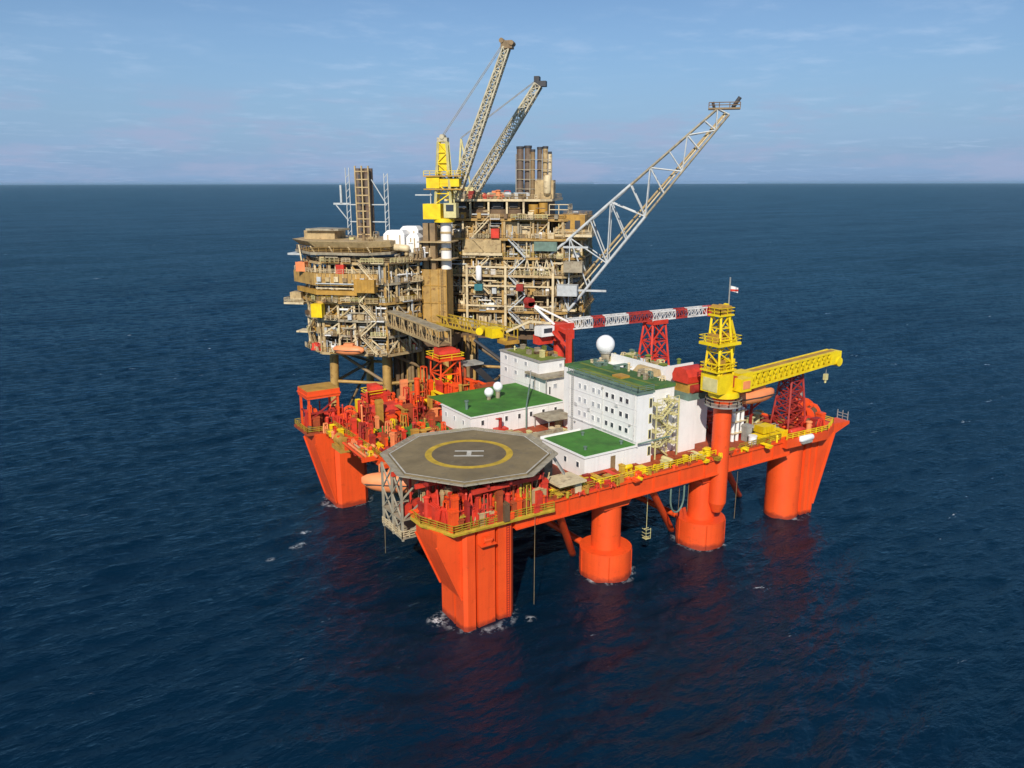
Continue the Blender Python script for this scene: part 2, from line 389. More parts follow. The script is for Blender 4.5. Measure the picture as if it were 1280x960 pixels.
# near corner deck: pointed platform under the helideck, far-left corner deck, right corner deck
cornerdeck = [(-7.2, 8.6), (-7.2, 5.2), (-4.9, -.6), (7.4, -.6), (12.6, -.9), (12.6, 8.6)]
nd = hull.part('corner_deck', MB().prism(cornerdeck, 16.2, 16.75), 'ringy')
hull.part('railing', MB().rail([(x, y, 16.75) for x, y in [(-7.1, 8.4), (-7.1, 5.3), (-4.8, -.5), (7.4, -.5), (12.5, -.8)]], w_=.10, step=1.3, rows=3), 'olive', nd)
hull.part('edge_fascia', MB().beam((-7.25, 5.2, 16.4), (-4.9, -.66, 16.4), .1, .22).beam((-4.9, -.66, 16.4), (12.6, -.86, 16.4), .1, .22), 'olive', nd)
fd = hull.part('corner_deck', MB().prism([(-6.5, 56.5), (4.5, 55.4), (4.5, 64.5), (-6.5, 64.5)], 16.2, 16.75), 'deckred')
hull.part('railing', MB().rail([(4.4, 64.3, 16.75), (-6.4, 64.3, 16.75), (-6.4, 56.6, 16.75), (-1.8, 56, 16.75)], w_=.1, step=1.6, rows=3), 'olive', fd)
rd = hull.part('corner_deck', MB().prism([(66.5, -.9), (78, -1.4), (83.6, 1.2), (83.6, 7.6), (74, 8.6), (66.5, 8.6)], 16.3, DZ + .1), 'orange')
hull.part('railing', MB().rail([(66.6, -.7, DZ + .1), (78, -1.2, DZ + .1), (83.3, 1.3, DZ + .1), (83.3, 7.4, DZ + .1)], w_=.12, step=1.6, rows=3), 'yellow', rd)
hull.part('bow_sponson', MB().extr([(83.6, 17.9), (83.6, 15.6), (88.6, 17.1), (88.6, 17.7)], 'y', 1.2, 4.2), 'orange', rd)
bp_ = MB()
for z in (0, .7, 1.3): bp_.beam((88.3, 1.5, 17.7 + z), (88.3, 3.9, 17.7 + z), .1)
for y in (1.5, 2.7, 3.9): bp_.beam((88.3, y, 17.7), (88.3, y, 19.6), .12)
hull.part('railing', bp_, 'grey', rd)
# yellow railings round the main deck
for pts in ([(12.8, .5), (21.6, .5)], [(21.6, .5), (33.2, .5)], [(33.2, .5), (48.9, .5)], [(55, .5), (66.4, .5)], [(4.6, 62.8), (40, 62.8)], [(40, 62.8), (72, 62.8)],
            [(3.4, 9), (3.4, 30)], [(-1.4, 31), (-1.4, 55)], [(74.8, 9), (74.8, 55)]):
    hull.part('railing', MB().rail([(x, y, DZ) for x, y in pts], w_=.10, step=1.5, rows=3), 'yellow' if pts[0][0] in (21.6, 33.2, 40) else 'olive')

# deck fittings bolted to the rig: pumps, pipes, lockers, bollards, vents -- each a part of its own
def scatter(T, n, x0, x1, y0, y1, z, cols, hmin=.5, hmax=2.4, sz=(.5, 2.2), rr=rnd):
    for _ in range(n):
        x, y = rr.uniform(x0, x1), rr.uniform(y0, y1); h = rr.uniform(hmin, hmax); m = MB(); k = rr.random(); c = rr.choice(cols)
        s1, s2 = rr.uniform(*sz), rr.uniform(*sz)
        if k < .28:
            m.box(x - s1 / 2, x + s1 / 2, y - s2 / 2, y + s2 / 2, z, z + h); m.box(x - s1 / 2 - .08, x + s1 / 2 + .08, y - s2 / 2 - .08, y + s2 / 2 + .08, z + h * .86, z + h * .94); nm = 'locker'
        elif k < .45:
            m.cyl((x, y, z), (x, y, z + h), s1 * .35, n=12); m.cyl((x, y, z + h), (x, y, z + h + .25), s1 * .5, s1 * .2, n=12); m.cyl((x - s1 * .3, y, z + h * .5), (x + s1, y, z + h * .5), .13, n=8); nm = 'vent'
        elif k < .62:
            r_ = s1 * .38; L = s2
            if rr.random() < .5: m.capsule((x - L, y, z + r_ + .3), (x + L, y, z + r_ + .3), r_)
            else: m.capsule((x, y - L, z + r_ + .3), (x, y + L, z + r_ + .3), r_)
            for d in (-.5, .5): m.box(x + d - .12, x + d + .12, y - .3, y + .3, z, z + .5)
            nm = 'pressure_vessel'
        elif k < .80:
            L = s2 * 1.8; dx, dy = (L, 0) if rr.random() < .5 else (0, L)
            for o_ in (0, .35, .7):
                m.cyl((x - dx + (o_ if dy else 0), y - dy + (o_ if dx else 0), z + h * .6), (x + dx + (o_ if dy else 0), y + dy + (o_ if dx else 0), z + h * .6), .13, n=7)
            for t in (-.8, .8): m.box(x + dx * t - .1, x + dx * t + .8, y + dy * t - .1, y + dy * t + .8, z, z + h * .6 - .1)
            nm = 'pipe_run'
        else:
            for dx in (-s1 / 2, s1 / 2):
                for dy in (-s2 / 2, s2 / 2): m.beam((x + dx, y + dy, z), (x + dx * .8, y + dy * .8, z + h), .16)
            for f in (.5, 1):
                q = 1 - .2 * f; a, b = s1 / 2 * q, s2 / 2 * q; zz_ = z + h * f
                m.beam((x - a, y - b, zz_), (x + a, y - b, zz_), .14); m.beam((x + a, y - b, zz_), (x + a, y + b, zz_), .14); m.beam((x + a, y + b, zz_), (x - a, y + b, zz_), .14); m.beam((x - a, y + b, zz_), (x - a, y - b, zz_), .14)
            m.cyl((x, y, z), (x, y, z + h * .7), s1 * .25, n=10); nm = 'pump_frame'
        T.part(nm, m, c)
REDS = ['red', 'orange', 'deepred', 'red', 'orange', 'deckred']
WARM = ['red', 'orange', 'orange', 'deepred', 'yellow', 'salmon', 'deckred', 'ochre']
scatter(hull, 150, -4.4, 11.8, -.3, 4.8, 16.75, REDS + ['beige', 'olive', 'brown'], .8, 5.4, (.35, 1.3))
scatter(hull, 70, -4.2, 11.6, .3, 2.6, 16.75, ['red', 'red', 'orange', 'deepred'], 2.6, 5.6, (.3, 1.1))
scatter(hull, 30, -6.0, -3, 3.6, 8.2, 16.75, ['red', 'deepred', 'red', 'beige'], 2.0, 5.4, (.3, 1.1))
scatter(hull, 16, -6.2, -2, 5, 8.2, 16.75, REDS + ['grey', 'beige'], 1.2, 4.0, (.7, 1.8))
scatter(hull, 130, -.9, 15, 31, 55, DZ, WARM, .6, 3.4, (.3, 1.3))
scatter(hull, 45, -3.6, -.9, 33, 55, DZ - .9, ['orange', 'salmon', 'ochre', 'yellow', 'orange', 'red'], .6, 2.2, (.3, 1.0))
scatter(hull, 40, 3, 14, 50, 63, DZ, ['orange', 'orange', 'red', 'deckred', 'salmon'], 1.5, 5.0, (.3, 1.2))
scatter(hull, 40, 19, 33, 55, 62.5, DZ, ['orange', 'red', 'ochre', 'deckred', 'orange', 'yellow'], 2.0, 8.0, (.5, 1.8))
scatter(hull, 75, 6, 32, 47, 62, DZ, WARM + ['palyel', 'deepred', 'ochre'], .8, 6.0, (.5, 1.8))
scatter(hull, 14, 4, 9, 14, 30, DZ, WARM + ['beige', 'grey'], .8, 2.6)
scatter(hull, 40, 13, 33, -.1, 1.2, DZ - .35, ['orange', 'red', 'ochre', 'yellow', 'deckred', 'olive'], .4, 1.3, (.3, 1.0))
scatter(hull, 26, 34, 66, -.1, 1.0, DZ - .35, ['orange', 'yellow', 'ochre', 'yellow', 'deckred', 'olive'], .4, 1.2, (.3, 1.0))
scatter(hull, 26, 13, 33, .9, 3.4, DZ, ['red', 'ochre', 'yellow', 'deepred', 'deckred', 'ringy'], .5, 1.5, (.5, 1.6))
scatter(hull, 16, 35, 48, .9, 2.2, DZ, ['yellow', 'ochre', 'palyel', 'deckred', 'ringy'], .6, 1.6, (.5, 1.4))
scatter(hull, 60, 56, 75, 3.5, 20, DZ, ['red', 'orange', 'deepred', 'ochre', 'grey', 'palyel', 'deckred'], .7, 3.2, (.6, 2.2))
scatter(hull, 26, 55, 74, 20, 60, DZ, WARM + ['grey', 'greygreen'], .8, 4.5, (.8, 3.0))
scatter(hull, 14, 70, 82, -.3, 6.5, DZ + .1, ['orange', 'red', 'deepred', 'red', 'salmon'], .9, 2.8, (.8, 2.0))
scatter(hull, 44, -5.6, 3.5, 57, 63.5, 16.75, REDS + ['orange', 'brown'], .8, 4.6, (.4, 1.5))
scatter(hull, 16, 14, 21, 18, 30, DZ, ['grey', 'beige', 'brown', 'deepred', 'pgrey'], .7, 2.0, (.5, 1.8))
scatter(hull, 18, 22, 38, 22, 31, DZ, ['grey', 'beige', 'palyel', 'umber', 'pgrey', 'cream'], .6, 1.8, (.5, 1.6))
# green painted deck areas beside the low house
hull.part('deck_patch', MB().box(4.0, 16.5, 40, 48, DZ + .02, DZ + .5), 'green')
hull.part('deck_patch', MB().box(10, 21, 33, 39, DZ + .02, DZ + .4), 'moss')
hull.part('deck_patch', MB().box(21, 39, 46, 58, DZ + .02, DZ + .9), 'deckred')
# dangling hoses and chains
for (x, y, z0, z1) in ((-7.6, 17.5, 7.2, 14), (9.0, -.6, 1.5, 16.4), (41, 1.2, 9, 14.5), (43, 1.0, 8.5, 14.5), (53.9, -.35, 5, 14.2)):
    hull.part('mooring_line', MB().cyl((x, y, z0), (x + .1, y, z1), .045, n=6), 'umber')
lp = MB()
for i in range(12):
    a0, a1 = math.pi * (1 + i / 12), math.pi * (1 + (i + 1) / 12)
    lp.cyl((40 + 1.6 * math.cos(a0), .6, 12 + 2.8 * math.sin(a0)), (40 + 1.6 * math.cos(a1), .6, 12 + 2.8 * math.sin(a1)), .16, n=6)
for x in (38.4, 41.6): lp.cyl((x, .6, 11.9), (x, .6, 14.5), .16, n=6)
hull.part('hose_loop', lp, 'greygreen')
hb = MB(); hb.cyl((35.8, 3.5, 6.2), (35.8, 3.5, 14.5), .05, n=6); hb.box(35.3, 36.3, 3, 4, 4.2, 4.3)
for z in (4.7, 5.3, 6.0): hb.box(35.25, 36.35, 2.95, 3.0, z, z + .08); hb.box(35.25, 35.3, 2.95, 4.05, z, z + .08)
for x in (35.27, 36.33): hb.beam((x, 2.97, 4.2), (x, 2.97, 6.2), .07)
hb.beam((35.3, 3.5, 6.1), (36.3, 3.5, 6.1), .08)
hull.part('work_basket', hb, 'palyel')
# gallery of gray steel hung under the helideck at the end of the rig
gal = Thing('hanging_gallery', 'grey steel lattice gallery hanging below the left edge of the helideck', 'gallery', (-5, 14, 12))
for x in (-7.8, -3.2):
    for y in (10.2, 13.5, 17): gal.part('post', MB().beam((x, y, 12.2), (x, y, 22.9), .32), 'net')
for z in (12.6, 15.6): gal.part('floor_grating', MB().box(-8.0, -3.0, 10, 17.2, z - .12, z + .12), 'pgrey')
m = MB()
for z0, z1 in ((12.6, 15.6), (15.6, 18.8), (18.8, 22.8)):
    for y0, y1 in ((10.2, 13.5), (13.5, 17)): m.beam((-7.8, y0, z0), (-7.8, y1, z1), .2); m.beam((-7.8, y1, z0), (-7.8, y0, z1), .2)
    m.beam((-7.8, 10.2, z0), (-3.2, 10.2, z1), .2)
gal.part('bracing', m, 'net')
gal.part('railing', MB().rail([(-3, 10, 12.7), (-8, 10, 12.7), (-8, 17.2, 12.7)], w_=.12, rows=3, step=1.2), 'cream')
for p in ((-6.6, 11.4), (-4.4, 12)): gal.part('cabinet', MB().box(p[0] - .7, p[0] + .7, p[1] - .7, p[1] + .7, 15.72, 17.6), rnd.choice(['red', 'beige', 'grey']))

# ------------------------------------------------------------------ helideck
HC = (4.2, 10.6); HR = 12.7; HZ = 23.9
heli = Thing('helideck', 'octagonal grey helideck with yellow ring and white H over the near corner', 'helideck', (HC[0], HC[1], DZ))
def octo(r): return [(HC[0] + r * math.cos(R(12 + 45 * k)), HC[1] + r * math.sin(R(12 + 45 * k))) for k in range(8)]
dk = heli.part('landing_deck', MB().prism(octo(HR), HZ - .45, HZ), 'helideck')
rg = MB(); n = 72
for r0, r1, z in ((5.85, 6.9, HZ + .006),):
    vs = [(HC[0] + q * math.cos(2 * math.pi * i / n), HC[1] + q * math.sin(2 * math.pi * i / n), z) for q in (r0, r1) for i in range(n)]
    rg.add(vs, [(i, (i + 1) % n, n + (i + 1) % n, n + i)[::-1] for i in range(n)])
ic = MB(); ic.add([(HC[0] + 5.84 * math.cos(2 * math.pi * i / n), HC[1] + 5.84 * math.sin(2 * math.pi * i / n), HZ + .004) for i in range(n)], [tuple(range(n))])
heli.part('landing_circle', ic, 'helidark', dk)
heli.part('circle_marking', rg, 'ringy', dk)
hh = MB(); e1 = Vector((math.cos(R(-33)), math.sin(R(-33)), 0)); e2 = Vector((math.cos(R(57)), math.sin(R(57)), 0)); hc = Vector((HC[0], HC[1], HZ + .006))
def quad(m, c, u, v, a, b): m.add([c - u * a - v * b, c + u * a - v * b, c + u * a + v * b, c - u * a + v * b], [(0, 1, 2, 3)])
quad(hh, hc + e2 * 1.15, e1, e2, 2.3, .28); quad(hh, hc - e2 * 1.15, e1, e2, 2.3, .28); quad(hh, hc, e1, e2, .36, .87)
heli.part('letter_marking', hh, 'mark', dk, label='white letter H')
bl = MB(); o0, o1 = octo(HR - .1), octo(HR - .34)
for k in range(8):
    j = (k + 1) % 8
    bl.add([(*o0[k], HZ + .006), (*o0[j], HZ + .006), (*o1[j], HZ + .006), (*o1[k], HZ + .006)], [(0, 1, 2, 3)])
heli.part('border_marking', bl, 'mark', dk)
i0, i1 = octo(HR + .05), octo(HR + 1.25)
for k in range(8):                                   # safety net: framed panels with slats, five to a side
    j = (k + 1) % 8
    for s_ in range(5):
        f0, f1 = (s_ + .04) / 5, (s_ + .96) / 5
        A, B = Vector((*i0[k], HZ - .35)).lerp(Vector((*i0[j], HZ - .35)), f0), Vector((*i0[k], HZ - .35)).lerp(Vector((*i0[j], HZ - .35)), f1)
        Cc, D = Vector((*i1[k], HZ - .05)).lerp(Vector((*i1[j], HZ - .05)), f0), Vector((*i1[k], HZ - .05)).lerp(Vector((*i1[j], HZ - .05)), f1)
        m = MB(); m.beam(A, B, .12); m.beam(Cc, D, .14); m.beam(A, Cc, .12); m.beam(B, D, .12)
        for t in range(1, 7): m.beam(A.lerp(Cc, t / 7), B.lerp(D, t / 7), .13, .04)
        for t in range(1, 4): m.beam(A.lerp(B, t / 4), Cc.lerp(D, t / 4), .05)
        heli.part('safety_net', m, 'net')
for k in range(7):                                   # girders under the deck
    x = HC[0] - 10.5 + 3.5 * k; L = math.sqrt(max(0, 12.2 ** 2 - (x - HC[0]) ** 2))
    heli.part('girder', MB().box(x - .18, x + .18, HC[1] - L, HC[1] + L, HZ - 1.25, HZ - .46), 'deepred')
for y in (-.5, 6, 12.5, 19): 
    L = math.sqrt(max(0, 12.6 ** 2 - (y - HC[1]) ** 2)); heli.part('girder', MB().box(HC[0] - L, HC[0] + L, y - .2, y + .2, HZ - 1.9, HZ - 1.26), 'red')
for x in (-5, 1, 7, 12):
    for y in (.8, 7, 13, 19):
        if (x - HC[0]) ** 2 + (y - HC[1]) ** 2 < 130:
            zb = 16.75 if y < 8 else DZ
            heli.part('support_leg', MB().cyl((x, y, zb if x > -2 or y < 8 else 16), (x, y, HZ - 1.9), .24, n=10), 'red')
            if x < 10: heli.part('support_brace', MB().cyl((x, y, zb), (x + 3, y, HZ - 2), .15, n=8), 'deepred')
for x in range(-5, 13, 2):
    y = .4 if x > -4 else 3.2
    heli.part('support_leg', MB().cyl((x, y, 16.75), (x, y + .8, 22.0), .15, n=8), rnd.choice(['red', 'deepred']))
    heli.part('support_brace', MB().cyl((x, y, 16.9), (x + 2, y + .8, 21.9), .11, n=6), rnd.choice(['red', 'deepred', 'beige']))
    heli.part('cross_tie', MB().beam((x, y + .3, 19.4), (x + 2, y + .3, 19.4), .18), 'red')
heli.part('access_stair', MB().beam((15.5, 4.5, HZ - .2), (18.4, 2.2, DZ), 1.2, .25), 'grey')
heli.part('foam_monitor', MB().box(15.6, 17.2, 6.2, 7.8, DZ, 22.4).cyl((16.4, 7, 22.4), (16.4, 7, 23.4), .25).cyl((16.4, 7, 23.3), (15.2, 7.6, 23.7), .16), 'pgrey')
heli.part('access_platform', MB().box(13.4, 18.6, -1, 3.4, 19.9, 20.2).box(17.2, 18.4, 0, 1.2, DZ, 19.9), 'cream')

# ------------------------------------------------------------------ accommodation
WIN_F = {}
def window(T, parent, face, c, w_=.9, h=.8, pane='glass', mat='white'):
    """framed window on a face '-a' (looks to -x) or '-b' (looks to -y)"""
    key = (face, w_, h, pane, mat)
    if key not in WIN_F:
        f, p = MB(), MB()
        def bx(m, u0, u1, z0, z1, d0, d1):
            if face == '-a': m.box(d0, d1, u0, u1, z0, z1)
            else: m.box(u0, u1, d0, d1, z0, z1)
        t = .09
        bx(f, -w_ / 2 - t, w_ / 2 + t, -h / 2 - t, -h / 2, -.07, .0); bx(f, -w_ / 2 - t, w_ / 2 + t, h / 2, h / 2 + t, -.07, .0)
        bx(f, -w_ / 2 - t, -w_ / 2, -h / 2, h / 2, -.07, .0); bx(f, w_ / 2, w_ / 2 + t, -h / 2, h / 2, -.07, .0)
        bx(p, -w_ / 2, w_ / 2, -h / 2, h / 2, -.03, -.005)
        WIN_F[key] = (mesh_of('window', f, mat), mesh_of('pane', p, pane))
    fm, pm = WIN_F[key]
    o = T.place('window', fm, c); T.place('pane', pm, (0, 0, 0), parent=o); return o
def seams(T, face, x, u0, u1, z0, z1, step, hs=(), mat='grey'):
    m = MB(); k = int(abs(u1 - u0) / step)
    for i in range(1, k):
        u = u0 + (u1 - u0) * i / k
        if face == '-a': m.box(x - .03, x, u - .03, u + .03, z0, z1)
        else: m.box(u - .03, u + .03, x - .03, x, z0, z1)
    for z in hs:
        if face == '-a': m.box(x - .035, x, u0, u1, z - .04, z + .04)
        else: m.box(u0, u1, x - .035, x, z - .04, z + .04)
    return m
blk = Thing('accommodation_block', 'tall white three-storey accommodation block with green roof at the middle of the rig', 'building', (40, 13, DZ))
A0, A1, B0, B1, ZR = 33.6, 44.4, 4.6, 24.0, 30.4
wl = blk.part('wall', MB().box(A0, 37.1, B0, B1, DZ, ZR), 'white')
blk.part('wall_seams', seams(blk, '-a', A0, B0, B1, DZ + .2, ZR - .1, 5.4, (22.0, 24.8, 27.6)), 'seam', wl)
blk.part('wall', MB().box(37.1, A1, 7.0, 30, DZ, 30.0), 'white')
rf = blk.part('roof', MB().box(A0 - .25, 37.3, B0 - .25, B1 + .25, ZR, ZR + .28), 'greygreen')
blk.part('roof_covering', MB().box(35.6, 37.35, B0 + .3, B1, ZR + .28, ZR + .5), 'moss', rf)
blk.part('roof_covering', MB().box(37.4, A1 + .1, 6.8, 30.2, 30.0, 30.6), 'roofgreen', rf)
blk.part('roof_stripe', MB().box(40.0, 40.7, 7, 29, 30.6, 30.63), 'moss', rf)
blk.part('roof_hatch', MB().box(38.0, 40.2, 14.2, 16.6, 30.6, 31.0), 'ochre', rf)
blk.part('railing', MB().rail([(37.2, B0, ZR + .28), (A0, B0, ZR + .28), (A0, B1, ZR + .28)], w_=.09, rows=3, step=1.5), 'greygreen')
for y in (8.0, 11.8, 15.6, 19.6):                                      # windows in pairs on three floors
    for z in (28.7, 26.1, 23.5):
        for d in (-.8, .8): window(blk, None, '-a', (A0, y + d, z), .78, .85, 'glass' if (y < 13) else 'paleglass')
for z in (28.6, 25.8, 23.0, 20.0): window(blk, None, '-b', (36.6, B0, z), .5, 1.5, 'dark', 'palyel')
for x in (39.2, 42.8):
    for z in (28.2, 24.6): window(blk, None, '-b', (x, 7.0, z), .8, .8, 'paleglass')
dp = MB()
for y in (5.2, 13.7, 23.4): dp.cyl((A0 - .12, y, DZ), (A0 - .12, y, ZR), .09, n=6)
blk.part('drainpipe', dp, 'oldwhite')
# penthouse behind the roof edge
ph = blk.part('penthouse', MB().box(44.5, 54.0, 12, 30, DZ, 30.4), 'white')
blk.part('parapet', MB().box(46.4, 46.65, 12, 27, 30.4, 32.2).box(46.65, 54, 12, 12.25, 30.4, 32.2), 'white', ph)
blk.part('canopy', MB().prism([(44.6, 12.4), (46.3, 12.4), (46.3, 18.5), (44.6, 18.5)], 30.5, 31.6, [(45.6, 12.8), (46.3, 12.8), (46.3, 18.2), (45.6, 18.2)]), 'beige', ph)
blk.part('deckhouse_side', MB().box(44.5, 48.6, 5.4, 11.9, DZ, 27.2).box(48.6, 53.5, 7.4, 11.9, DZ, 27.2), 'white')
scatter(blk, 30, 47.2, 53.4, 13, 29, 30.4, ['beige', 'pgrey', 'cream', 'moss', 'greygreen', 'palyel'], .6, 2.4, (.5, 1.6))
scatter(blk, 14, 41.5, 44, 9, 29.5, 30.6, ['cream', 'pgrey', 'greygreen'], .5, 1.6, (.4, 1.1))
for y, z in ((21.6, 21.4), (6.2, 24.6), (13.7, 29.6)): blk.part('wall_lamp', MB().box(A0 - .35, A0, y - .12, y + .12, z, z + .25), 'grey')
for y, z in ((21.4, 25.0), (9.9, 27.4), (17.6, 24.8)): blk.part('air_vent', MB().box(A0 - .18, A0, y - .4, y + .4, z - .3, z + .3), 'oldwhite')
blk.part('cable_tray', MB().box(A0 - .14, A0, 5.0, 23.8, 22.0, 22.25), 'oldwhite')
wld = MB()
for y in (22.2, 22.7): wld.beam((A0 - .2, y, DZ), (A0 - .2, y, ZR + 1.2), .07)
for i in range(34): wld.beam((A0 - .2, 22.2, DZ + .3 + i * .38), (A0 - .2, 22.7, DZ + .3 + i * .38), .05)
blk.part('wall_ladder', wld, 'grey')
# outside stair on the end of the block
st = Thing('stair_tower', 'pale yellow open steel stair tower against the end of the tall white block', 'stairs', (43.5, 2.2, DZ))
for x in (41.0, 46.2):
    for y in (1.0, 3.6): st.part('post', MB().beam((x, y, DZ), (x, y, 28.6), .2), 'palyel')
for i, z in enumerate((20.5, 23.1, 25.7, 28.0)):
    st.part('landing', MB().box(40.9, 42.2, 1.0, 3.7, z - .1, z + .1).box(45.1, 46.3, 1.0, 3.7, z - .1, z + .1), 'palyel')
    y = 1.4 if i % 2 else 2.8; x0, x1 = (42.1, 45.2) if i % 2 else (45.2, 42.1)
    fl = MB(); zl = z - 2.6
    for k in range(9): 
        t = k / 8; fl.box(min(x0 + (x1 - x0) * t, x0 + (x1 - x0) * t + .3), x0 + (x1 - x0) * t + .3, y - .5, y + .5, zl + 2.6 * t - .03, zl + 2.6 * t + .03)
    for s_ in (-.55, .55): fl.beam((x0, y + s_, zl), (x1, y + s_, z), .08, .25); fl.beam((x0, y + s_, zl + 1), (x1, y + s_, z + 1), .07)
    st.part('stair_flight', fl, 'palyel')
    st.part('railing', MB().rail([(41, 1.0, z), (46.2, 1.0, z)], w_=.08, rows=2, step=1.3), 'palyel')

st.o.location += Vector((-3.4, 3.1, 0))
low = Thing('low_deckhouse', 'low white deckhouse with bright green flat roof beside the helideck', 'building', (27.5, 10, DZ))
lw = low.part('wall', MB().box(22.2, 33.4, 4.2, 16.2, DZ, 21.45), 'white')
low.part('wall_seams', seams(low, '-b', 4.2, 22.2, 33.4, DZ + .1, 21.4, 2.8), 'seam', lw)
lr = low.part('roof', MB().box(22.0, 33.45, 4.0, 16.4, 21.45, 21.62), 'white')
low.part('roof_covering', MB().box(22.5, 33.4, 4.5, 16.1, 21.62, 21.72), 'green', lr)
low.part('parapet', MB().box(22.0, 30.8, 16.4, 16.6, 21.45, 21.95), 'white', lr)
low.part('rail_wall', MB().box(21.2, 30.6, 16.6, 21.4, DZ, 20.2).box(21.0, 30.6, 21.4, 21.7, 20.2, 20.9), 'pgrey')
low.part('door', MB().box(27.7, 28.7, 4.12, 4.2, DZ + .1, 20.8), 'umber')
for y in (6.0, 9.4, 12.6): window(low, None, '-a', (22.2, y, 19.9), .7, .9, 'glass')
low.part('roof_edge_pipe', MB().cyl((33.5, 4.0, 21.9), (40.2, 3.4, 22.3), .14, n=8), 'greygreen')
for x, y in ((24.5, 7), (29, 13.5), (31.5, 6)): low.part('roof_vent', MB().cyl((x, y, 21.7), (x, y, 22.2), .22, n=10).cyl((x, y, 22.2), (x, y, 22.35), .34, n=10), 'greygreen')

wid = Thing('wide_deckhouse', 'long low white deckhouse with green roof and round dark portholes behind the helideck', 'building', (28, 39, DZ))
ww = wid.part('wall', MB().box(17.6, 39.3, 33.2, 44.8, DZ, 21.8), 'white')
wid.part('wall_seams', seams(wid, '-b', 33.2, 17.6, 39.3, DZ + .1, 21.7, 3.1), 'seam', ww)
wr = wid.part('roof', MB().box(17.4, 39.4, 33.0, 45.0, 21.8, 21.98), 'white')
wid.part('roof_covering', MB().box(17.8, 39.4, 33.4, 51.0, 21.98, 22.1), 'green', wr)
wid.part('roof_support', MB().box(24, 39.3, 45, 51, DZ, 21.9), 'white', wr)
wid.part('roof_rust_strip', MB().box(31, 36, 51, 55, 21.4, 22.0), 'deckred', wr)
for x in (20.2, 25.6, 28.6, 31.4, 34.4, 37.4): window(wid, None, '-b', (x, 33.2, 20.5), .6, .95, 'dark')
for y in (36, 39.5, 43): window(wid, None, '-a', (17.6, y, 20.3), .7, .8, 'paleglass')
wid.part('vent_post', MB().cyl((19.6, 38.2, 22.1), (19.6, 38.2, 23.6), .3, n=10).cyl((19.6, 38.2, 23.6), (19.6, 38.2, 23.9), .45, n=10), 'greygreen')
aw = Thing('awning', 'grey canvas awning on posts between the two green-roofed deckhouses', 'awning', (36, 29.5, DZ))
aw.part('canopy', MB().prism([(31.4, 27.2), (38.6, 26.4), (38.6, 32.6), (31.4, 32.8)], 20.4, 20.9, [(32.6, 28.4), (37.8, 28.0), (37.8, 31.8), (32.6, 31.8)]), 'pgrey')
for p in ((31.8, 27.6), (38.2, 26.8), (38.2, 32.2), (31.8, 32.4)): aw.part('post', MB().cyl((p[0], p[1], DZ), (p[0], p[1], 20.45), .1, n=6), 'grey')

rear = Thing('rear_accommodation_block', 'white two-storey accommodation block standing at the back behind the wide deckhouse', 'building', (44, 49, DZ))
rw = rear.part('wall', MB().box(39.6, 46.2, 42.2, 57.6, DZ, 28.2), 'white')
rear.part('wall_seams', seams(rear, '-a', 39.6, 42.2, 57.6, DZ, 28.1, 5.0, (22.6, 25.5)), 'seam', rw)
rear.part('annex', MB().box(39.7, 49.0, 39.7, 42.2, DZ, 25.3).box(46.2, 52, 31, 46, DZ, 25.2), 'white')
rear.part('ledge', MB().box(38.6, 49.4, 38.9, 46.2, 25.3, 25.75), 'pgrey')
rr_ = rear.part('roof', MB().box(39.4, 46.4, 42.0, 57.8, 28.2, 28.45), 'grey')
rear.part('roof_covering', MB().box(40.3, 46.2, 42.6, 56.0, 28.45, 28.6), 'moss', rr_)
for y in (55.2, 51.2, 47.2):
    for z in (27.1, 24.4): window(rear, None, '-a', (39.6, y, z), 1.0, .8, 'paleglass')
window(rear, None, '-a', (39.7, 40.6, 20.6), .7, 1.6, 'dark'); window(rear, None, '-b', (45.2, 42.2, 27.0), .7, .7, 'paleglass'); window(rear, None, '-b', (42.0, 39.7, 23.4), .9, .9, 'paleglass'); window(rear, None, '-b', (40.6, 39.7, 22.6), .4, 1.6, 'dark')
for x, y in ((39.4, 43.6), (39.4, 39.3)): rear.part('drainpipe', MB().cyl((x, y, 22), (x, y, 25.3), .14, n=6), 'grey')
scatter(rear, 12, 41, 46, 44, 56, 28.6, ['moss', 'beige', 'pgrey', 'ochre', 'palyel', 'brown'], .4, 1.6, (.4, 1.4))
hp = Thing('hose_crane', 'thin grey knuckle jib leaning over the roof of the wide deckhouse', 'jib', (29.9, 32.6, DZ))
hp.part('post', MB().cyl((29.9, 32.6, DZ), (29.9, 32.6, 22.4), .16, n=8), 'greygreen')
hp.part('arm', MB().cyl((29.9, 32.6, 22.4), (36.0, 40.4, 24.4), .16, n=8), 'greygreen')
hp.part('tip', MB().cyl((36.0, 40.4, 24.4), (36.4, 40.6, 27.3), .13, n=8), 'grey')
bp2 = Thing('fire_monitor', 'red fire monitor skid in front of the wide deckhouse wall', 'fire monitor', (23, 31.6, DZ))
bp2.part('base', MB().box(22, 24.6, 30.8, 32.4, DZ, 19.4), 'red'); bp2.part('riser', MB().cyl((23.2, 31.6, 19.4), (23.2, 31.6, 21.4), .35, n=10), 'deepred'); bp2.part('nozzle', MB().cyl((23.2, 31.6, 21.2), (21.6, 30.6, 21.7), .22, .14, n=8), 'red')
def radome(c, r, zb, label):
    t = Thing('radome', label, 'radome', (c[0], c[1], zb))
    t.part('dome', MB().ball((c[0], c[1], c[2]), r, nu=32, nv=20), 'radome')
    t.part('pedestal', MB().cyl((c[0], c[1], zb), (c[0], c[1], c[2] - r * .8), r * .42, r * .5, n=16), 'pgrey')
    t.part('collar', MB().cyl((c[0], c[1], c[2] - r * .93), (c[0], c[1], c[2] - r * .72), r * .62, n=20), 'grey')
radome((45.4, 27.6, 34.0), 1.85, 30.4, 'large white satellite dome ball on the roof of the tall block')
